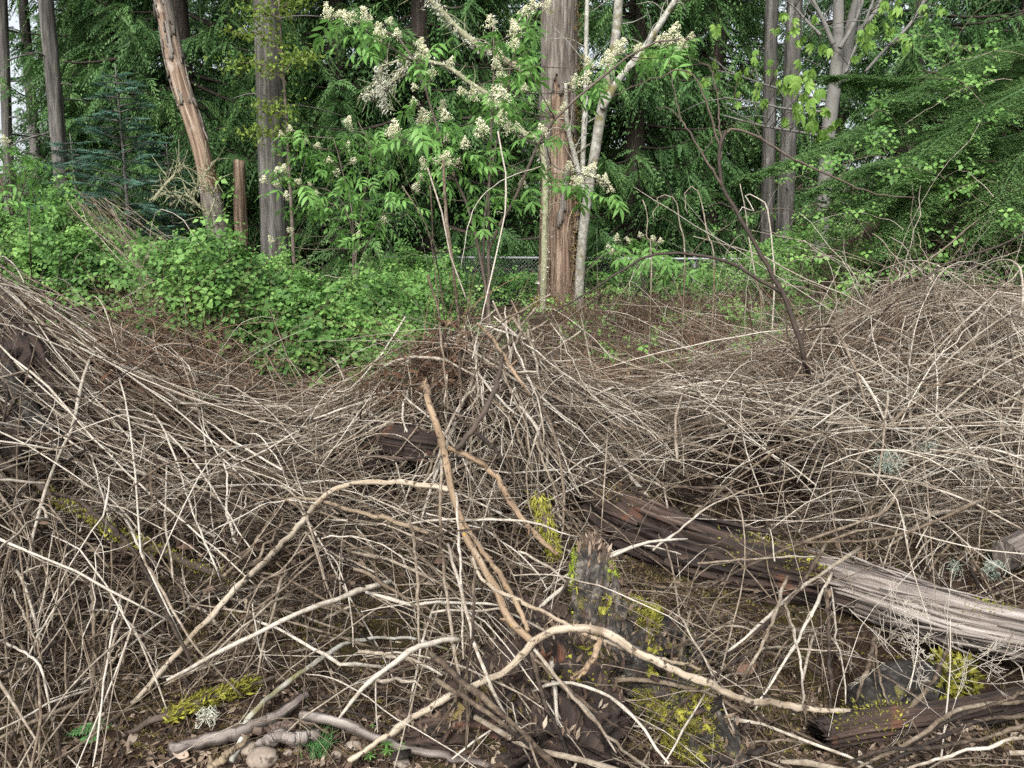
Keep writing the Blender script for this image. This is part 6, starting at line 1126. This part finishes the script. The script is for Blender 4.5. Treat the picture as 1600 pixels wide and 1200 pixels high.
for a in [(410, 1182, 44, 'largest pebble, grey tan, beside the driftwood splinter', 1), (388, 1172, 30, 'mossy grey pebble tucked behind the largest pebble', 2), (466, 1167, 22, 'small round pinkish pebble between driftwood and grass tuft', 3), (628, 1197, 24, 'round tan pebble just below the starry weeds', 4), (551, 1165, 26, 'olive grey pebble under the slanting pale branch', 5), (450, 1172, 14, 'tiny brown pebble next to the pinkish one', 6), (526, 1184, 16, 'tiny tan pebble at the foot of the slanting branch', 7)]: stone(*a)
def tuft(px, py, label, n, L, seed):
    rg = np.random.default_rng(seed); c = on(px, py); c[2] = float(HG(c[0], c[1], True)); a = rg.uniform(0, 6.28, n); u = np.linspace(0, 1, 6); l = rg.uniform(.5, 1, n) * L; out = rg.uniform(.2, 1.0, n)
    P = np.zeros((n, 6, 3)); P[..., 0] = np.cos(a)[:, None] * (out * l)[:, None] * u ** 1.5; P[..., 1] = np.sin(a)[:, None] * (out * l)[:, None] * u ** 1.5; P[..., 2] = l[:, None] * (u - .35 * out[:, None] * u ** 2.5); P += rg.normal(0, .012, (n, 1, 3)) * [1, 1, 0]
    V, T, Q, f = tubes(P, .0013 * (1.05 - u)[None] * np.ones((n, 1)), 3, False); o = tag(Acc().add(V, T, Q, np.repeat(rg.uniform(.3, .9, n), 18)).build('grass_tuft', M['grass'], None, False, (0, 0, 0), c), label, 'grass')
tuft(497, 1172, 'fresh blue green grass tuft on bare soil by the pebbles', 130, .1, 1)
def weed(px, py, label, whorls, rl, seed, mt='elder', name='weed'):
    rg = np.random.default_rng(seed); c = on(px, py); c[2] = float(HG(c[0], c[1], True)); t = thing(name, label, 'weed', c); S = np.array([[0, 0, 0], [.004, 0, .03], [0, -.01, .03 * whorls]]); V, T, Q, f = tubes(smooth_path(S, 6)[None], np.full((1, 6), .0012), 4); Acc().add(V, T, Q, .5).build('stem', M[mt], t)
    for w in range(whorls):
        m = rg.integers(6, 8) if whorls > 1 else 4; a0 = rg.random() * 6
        for k in range(m):
            V, T = leaf_big(rl * rg.uniform(.8, 1.1), rl * .26, .3, .06); a = a0 + k * 6.28 / m; V = rot_to(V, np.array([math.cos(a), math.sin(a), .25]), np.array([0, 0, 1.])); Acc().add(V + [0, 0, .02 + .025 * w], T, None, rg.uniform(.5, 1)).build('leaf', M[mt], t)
weed(650, 1162, 'starry whorled weed standing on the bottom soil', 3, .035, 1); weed(605, 1190, 'low bright weed just beside the starry whorled weed', 2, .028, 2); weed(578, 1195, 'smallest whorled weed next to the slanting pale branch', 2, .024, 3); weed(632, 1180, 'whorled weed hugging the grey brown branch', 2, .028, 4)
weed(430, 985, 'tiny green seedling alone on brown moss', 1, .03, 5, name='seedling'); weed(582, 1123, 'tiny pale sprout before the dark rotten root', 1, .016, 6, name='seedling'); weed(170, 505, 'bright green sprout near the crest of the tall brush heap', 1, .09, 7, name='seedling')
def fern(px, py, Y, L, az, label, seed, mt='grass', up=.5):
    rg = np.random.default_rng(seed); c = on(px, py, .03) if Y is None else at(px, py, Y); t = thing('fern_frond', label, 'fern', c, 'fern fronds'); u = np.linspace(0, 1, 14); d = np.array([math.cos(az), math.sin(az), up]); P = d[None] * (u * L)[:, None] - np.array([0, 0, 1.])[None] * (.3 * L * u ** 2)[:, None]
    V, T, Q, f = tubes(P[None], np.linspace(.002, .0006, 14)[None] * 1.0, 4); a = Acc().add(V, T, Q, .4); sd = unit(np.cross(d, [0, 0, 1.]))
    for i in range(2, 14):
        for sg in (-1, 1):
            V, T, tt = kites([P[i]], [sd * sg + unit(d) * .35 + [0, 0, -.1]], [[0, 0, 1.]], L * .3 * math.sin(math.pi * (.12 + .85 * (1 - u[i]))) + .006, L * .075, .1, .4, rg.uniform(.4, .9)); a.add(V, T, None, tt)
    a.build('frond', M[mt], t)
fern(100, 1150, None, .13, .1, 'small bright fern frond low among stalks by the roadside soil', 1); fern(128, 1152, None, .07, -.6, 'shorter fern frond just beside the small bright one', 9)
fern(378, 592, None, .35, .15, 'pale green fern frond under the rusty brown hummock', 2, up=.3); fern(400, 600, None, .3, 1.0, 'second pale frond crossing the fern under the hummock', 3, up=.4)
for k, (px_, py_, az, L) in enumerate([(958, 600, .2, .28), (960, 585, 2.9, .26), (962, 560, .4, .26), (955, 548, 2.6, .24), (965, 575, -.5, .22), (958, 655, 2.9, .2), (962, 650, .1, .2), (930, 560, 3.0, .25), (985, 555, .1, .25), (270, 640, .3, .25), (255, 632, .8, .22), (640, 590, .2, .3), (650, 610, 2.6, .25)]):
    fern(px_, py_, None, L, az, ['lowest frond of the young fern sprouts', 'frond of the fern sprouts bending toward the stick pile', 'tallest frond of the young fern sprouts', 'upper frond of the fern sprouts facing the stick pile', 'frond of the fern sprouts drooping at the front', 'small detached frond on the cane below the fern sprouts', 'small frond opposite the detached one on the cane', 'feathery frond between the stick pile and the fern sprouts', 'feathery frond beyond the fern sprouts toward the dark sapling', 'green frond over flat stalks below the rusty hummock', 'twin green frond over flat stalks below the rusty hummock', 'pale frond tucked behind the stick pile', 'drooping frond by the peeled branch tip'][k], 20 + k, up=.55)
def lichen(px, py, off, R_, label, m, seed):
    rg = np.random.default_rng(seed); c = on(px, py, off); P, rr = [], []
    for _ in range(90):
        d = rdir(1, .3, rg)[0]; d[1] -= .3; l = R_ * rg.uniform(.25, .8); P.append(smooth_path([[0, 0, 0], d * l * .5 + rg.normal(0, .2 * R_, 3), d * l + rg.normal(0, .25 * R_, 3)], 6)); rr.append(np.linspace(.0018, .0012, 6))
    V, T, Q, f = tubes(np.stack(P), np.stack(rr), 4, False); tag(Acc().add(V, T, Q, np.repeat(rg.uniform(0, 1, 90), 24)).build('lichen_tuft', M[m], None, False, (0, 0, 0), c), label, 'lichen', 'lichen tufts')
lichen(325, 1117, .05, .045, 'white branching lichen tuft on the driftwood plank', 'lichen', 1); lichen(1385, 722, .5, .09, 'grey green lichen tuft caught in the broad brush heap', 'lichen_green', 2); lichen(1553, 890, .1, .07, 'blue green lichen tuft under the sawn log end', 'lichen_green', 3); lichen(1492, 885, .08, .04, 'small blue green lichen tuft on red rotten wood', 'lichen_green', 4); lichen(1450, 700, .4, .07, 'grey lichen wisp on a flat stalk of the broad heap', 'lichen_green', 5)
def dead_leaf(px, py, off, L, label, seed, tone):
    rg = np.random.default_rng(seed); c = on(px, py, off); V, T = leaf_big(L, L * .62, rg.uniform(-.5, .6), rg.uniform(-.25, .3)); V[:, 2] += rg.normal(0, .05 * L, len(V)); V = rot_to(V, rdir(1, 0, rg)[0] * [1, .6, .5], unit(rdir(1, 1.2, rg)[0] + [0, -.6, 0])); V = np.concatenate([V, V - [0, 0, .0015]])
    tag(Acc().add(V, np.concatenate([T, T[:, ::-1] + 15]), None, tone).build('dead_leaf', M['leaf_dead'], None, True, (0, 0, 0), c), label, 'dead leaf', 'dead leaves caught in the brush')
for k, a in enumerate([(200, 1178, .03, .09, 'pale ribbed dead leaf flat on soil by the driftwood', .95), (1362, 632, .55, .13, 'russet curled dead leaf hung in the broad brush heap', .6), (1122, 612, .15, .13, 'orange brown dead leaf on the rusty dead canes', .65), (372, 965, .05, .07, 'purplish dead leaf lying on brown moss', .4), (400, 975, .05, .06, 'wrinkled dead leaf next to the purplish one', .45), (915, 705, .15, .09, 'light orange chip of leaf on the slope behind the stump', .8),
                       (1150, 1052, .04, .08, 'reddish dead leaf just above the pale branch tip', .5), (530, 712, .15, .12, 'brown dead leaf on flattened stalks before the thicket', .5), (275, 855, .06, .08, 'dark curled dead leaf in the hollow by the mossy branch', .3), (1040, 570, .15, .14, 'rusty dead leaf among canes near the fern sprouts', .5), (255, 790, .1, .07, 'dull dead leaf pressed against the tall heap slope', .4), (295, 1180, .03, .05, 'small cream dead leaf near the driftwood plank', .9), (1290, 405, .3, .25, 'wilted brown leaf bunch below the hemlock boughs', .35), (1250, 460, .3, .2, 'wilted dark leaf beside the bare sapling', .3)]): dead_leaf(a[0], a[1], a[2], a[3], a[4], 300 + k, a[5])
# white dry weed skeleton before the silvery log
def weed_skeleton(px, pyb, pyt, off, label, seed):
    rg = np.random.default_rng(seed); b = on(px, pyb, off); tp = on(px + 15, pyt, off + .35); t = thing('dry_weed', label, 'dry weed', b); L = np.linalg.norm(tp - b); main = smooth_path([[0, 0, 0], (tp - b) * .5 + [.01, 0, .02], tp - b], 14); V, T, Q, f = tubes(main[None], np.linspace(.003, .0015, 14)[None], 5); Acc().add(V, T, Q, 1.0).build('stem', M['stick'], t)
    P, rr = [], []
    def br(p, d, l, lv):
        q = p + d * l + rg.normal(0, .1 * l, 3); P.append(smooth_path([p, (p + q) / 2 + rg.normal(0, .05 * l, 3), q], 6)); rr.append(np.linspace(.0012, .0007, 6) * (.85 ** lv))
        if lv < 3:
            for _ in range(rg.integers(2, 5)):
                u = rg.uniform(.3, 1); br(p + (q - p) * u, unit(d + rg.normal(0, .6, 3)), l * rg.uniform(.4, .65), lv + 1)
    for i in range(2, 14): br(main[i], unit(unit(tp - b) * .4 + rg.normal(0, .8, 3) * [1, .4, 1]), L * rg.uniform(.2, .42), 0)
    V, T, Q, f = tubes(np.stack(P), np.stack(rr), 3, False); o = Acc().add(V, T, Q, 1.0).build('branchlets', M['stick'], t); o['kind'] = 'stuff'
weed_skeleton(1470, 1190, 960, .1, 'white dry weed skeleton standing before the silvery weathered log', 1); weed_skeleton(1420, 1080, 980, .2, 'smaller white weed skeleton in the black hollow', 2)
moss_on(on(rng.uniform(975, 1018, 60), rng.uniform(945, 990, 60), .12), 900, RNG, slice(None), (.012, .03), stump, 'moss', 'moss', out=on(995, 985), spread=.02, w=.3)
bpy.data.objects[stump.children[-1].name].location = -sb
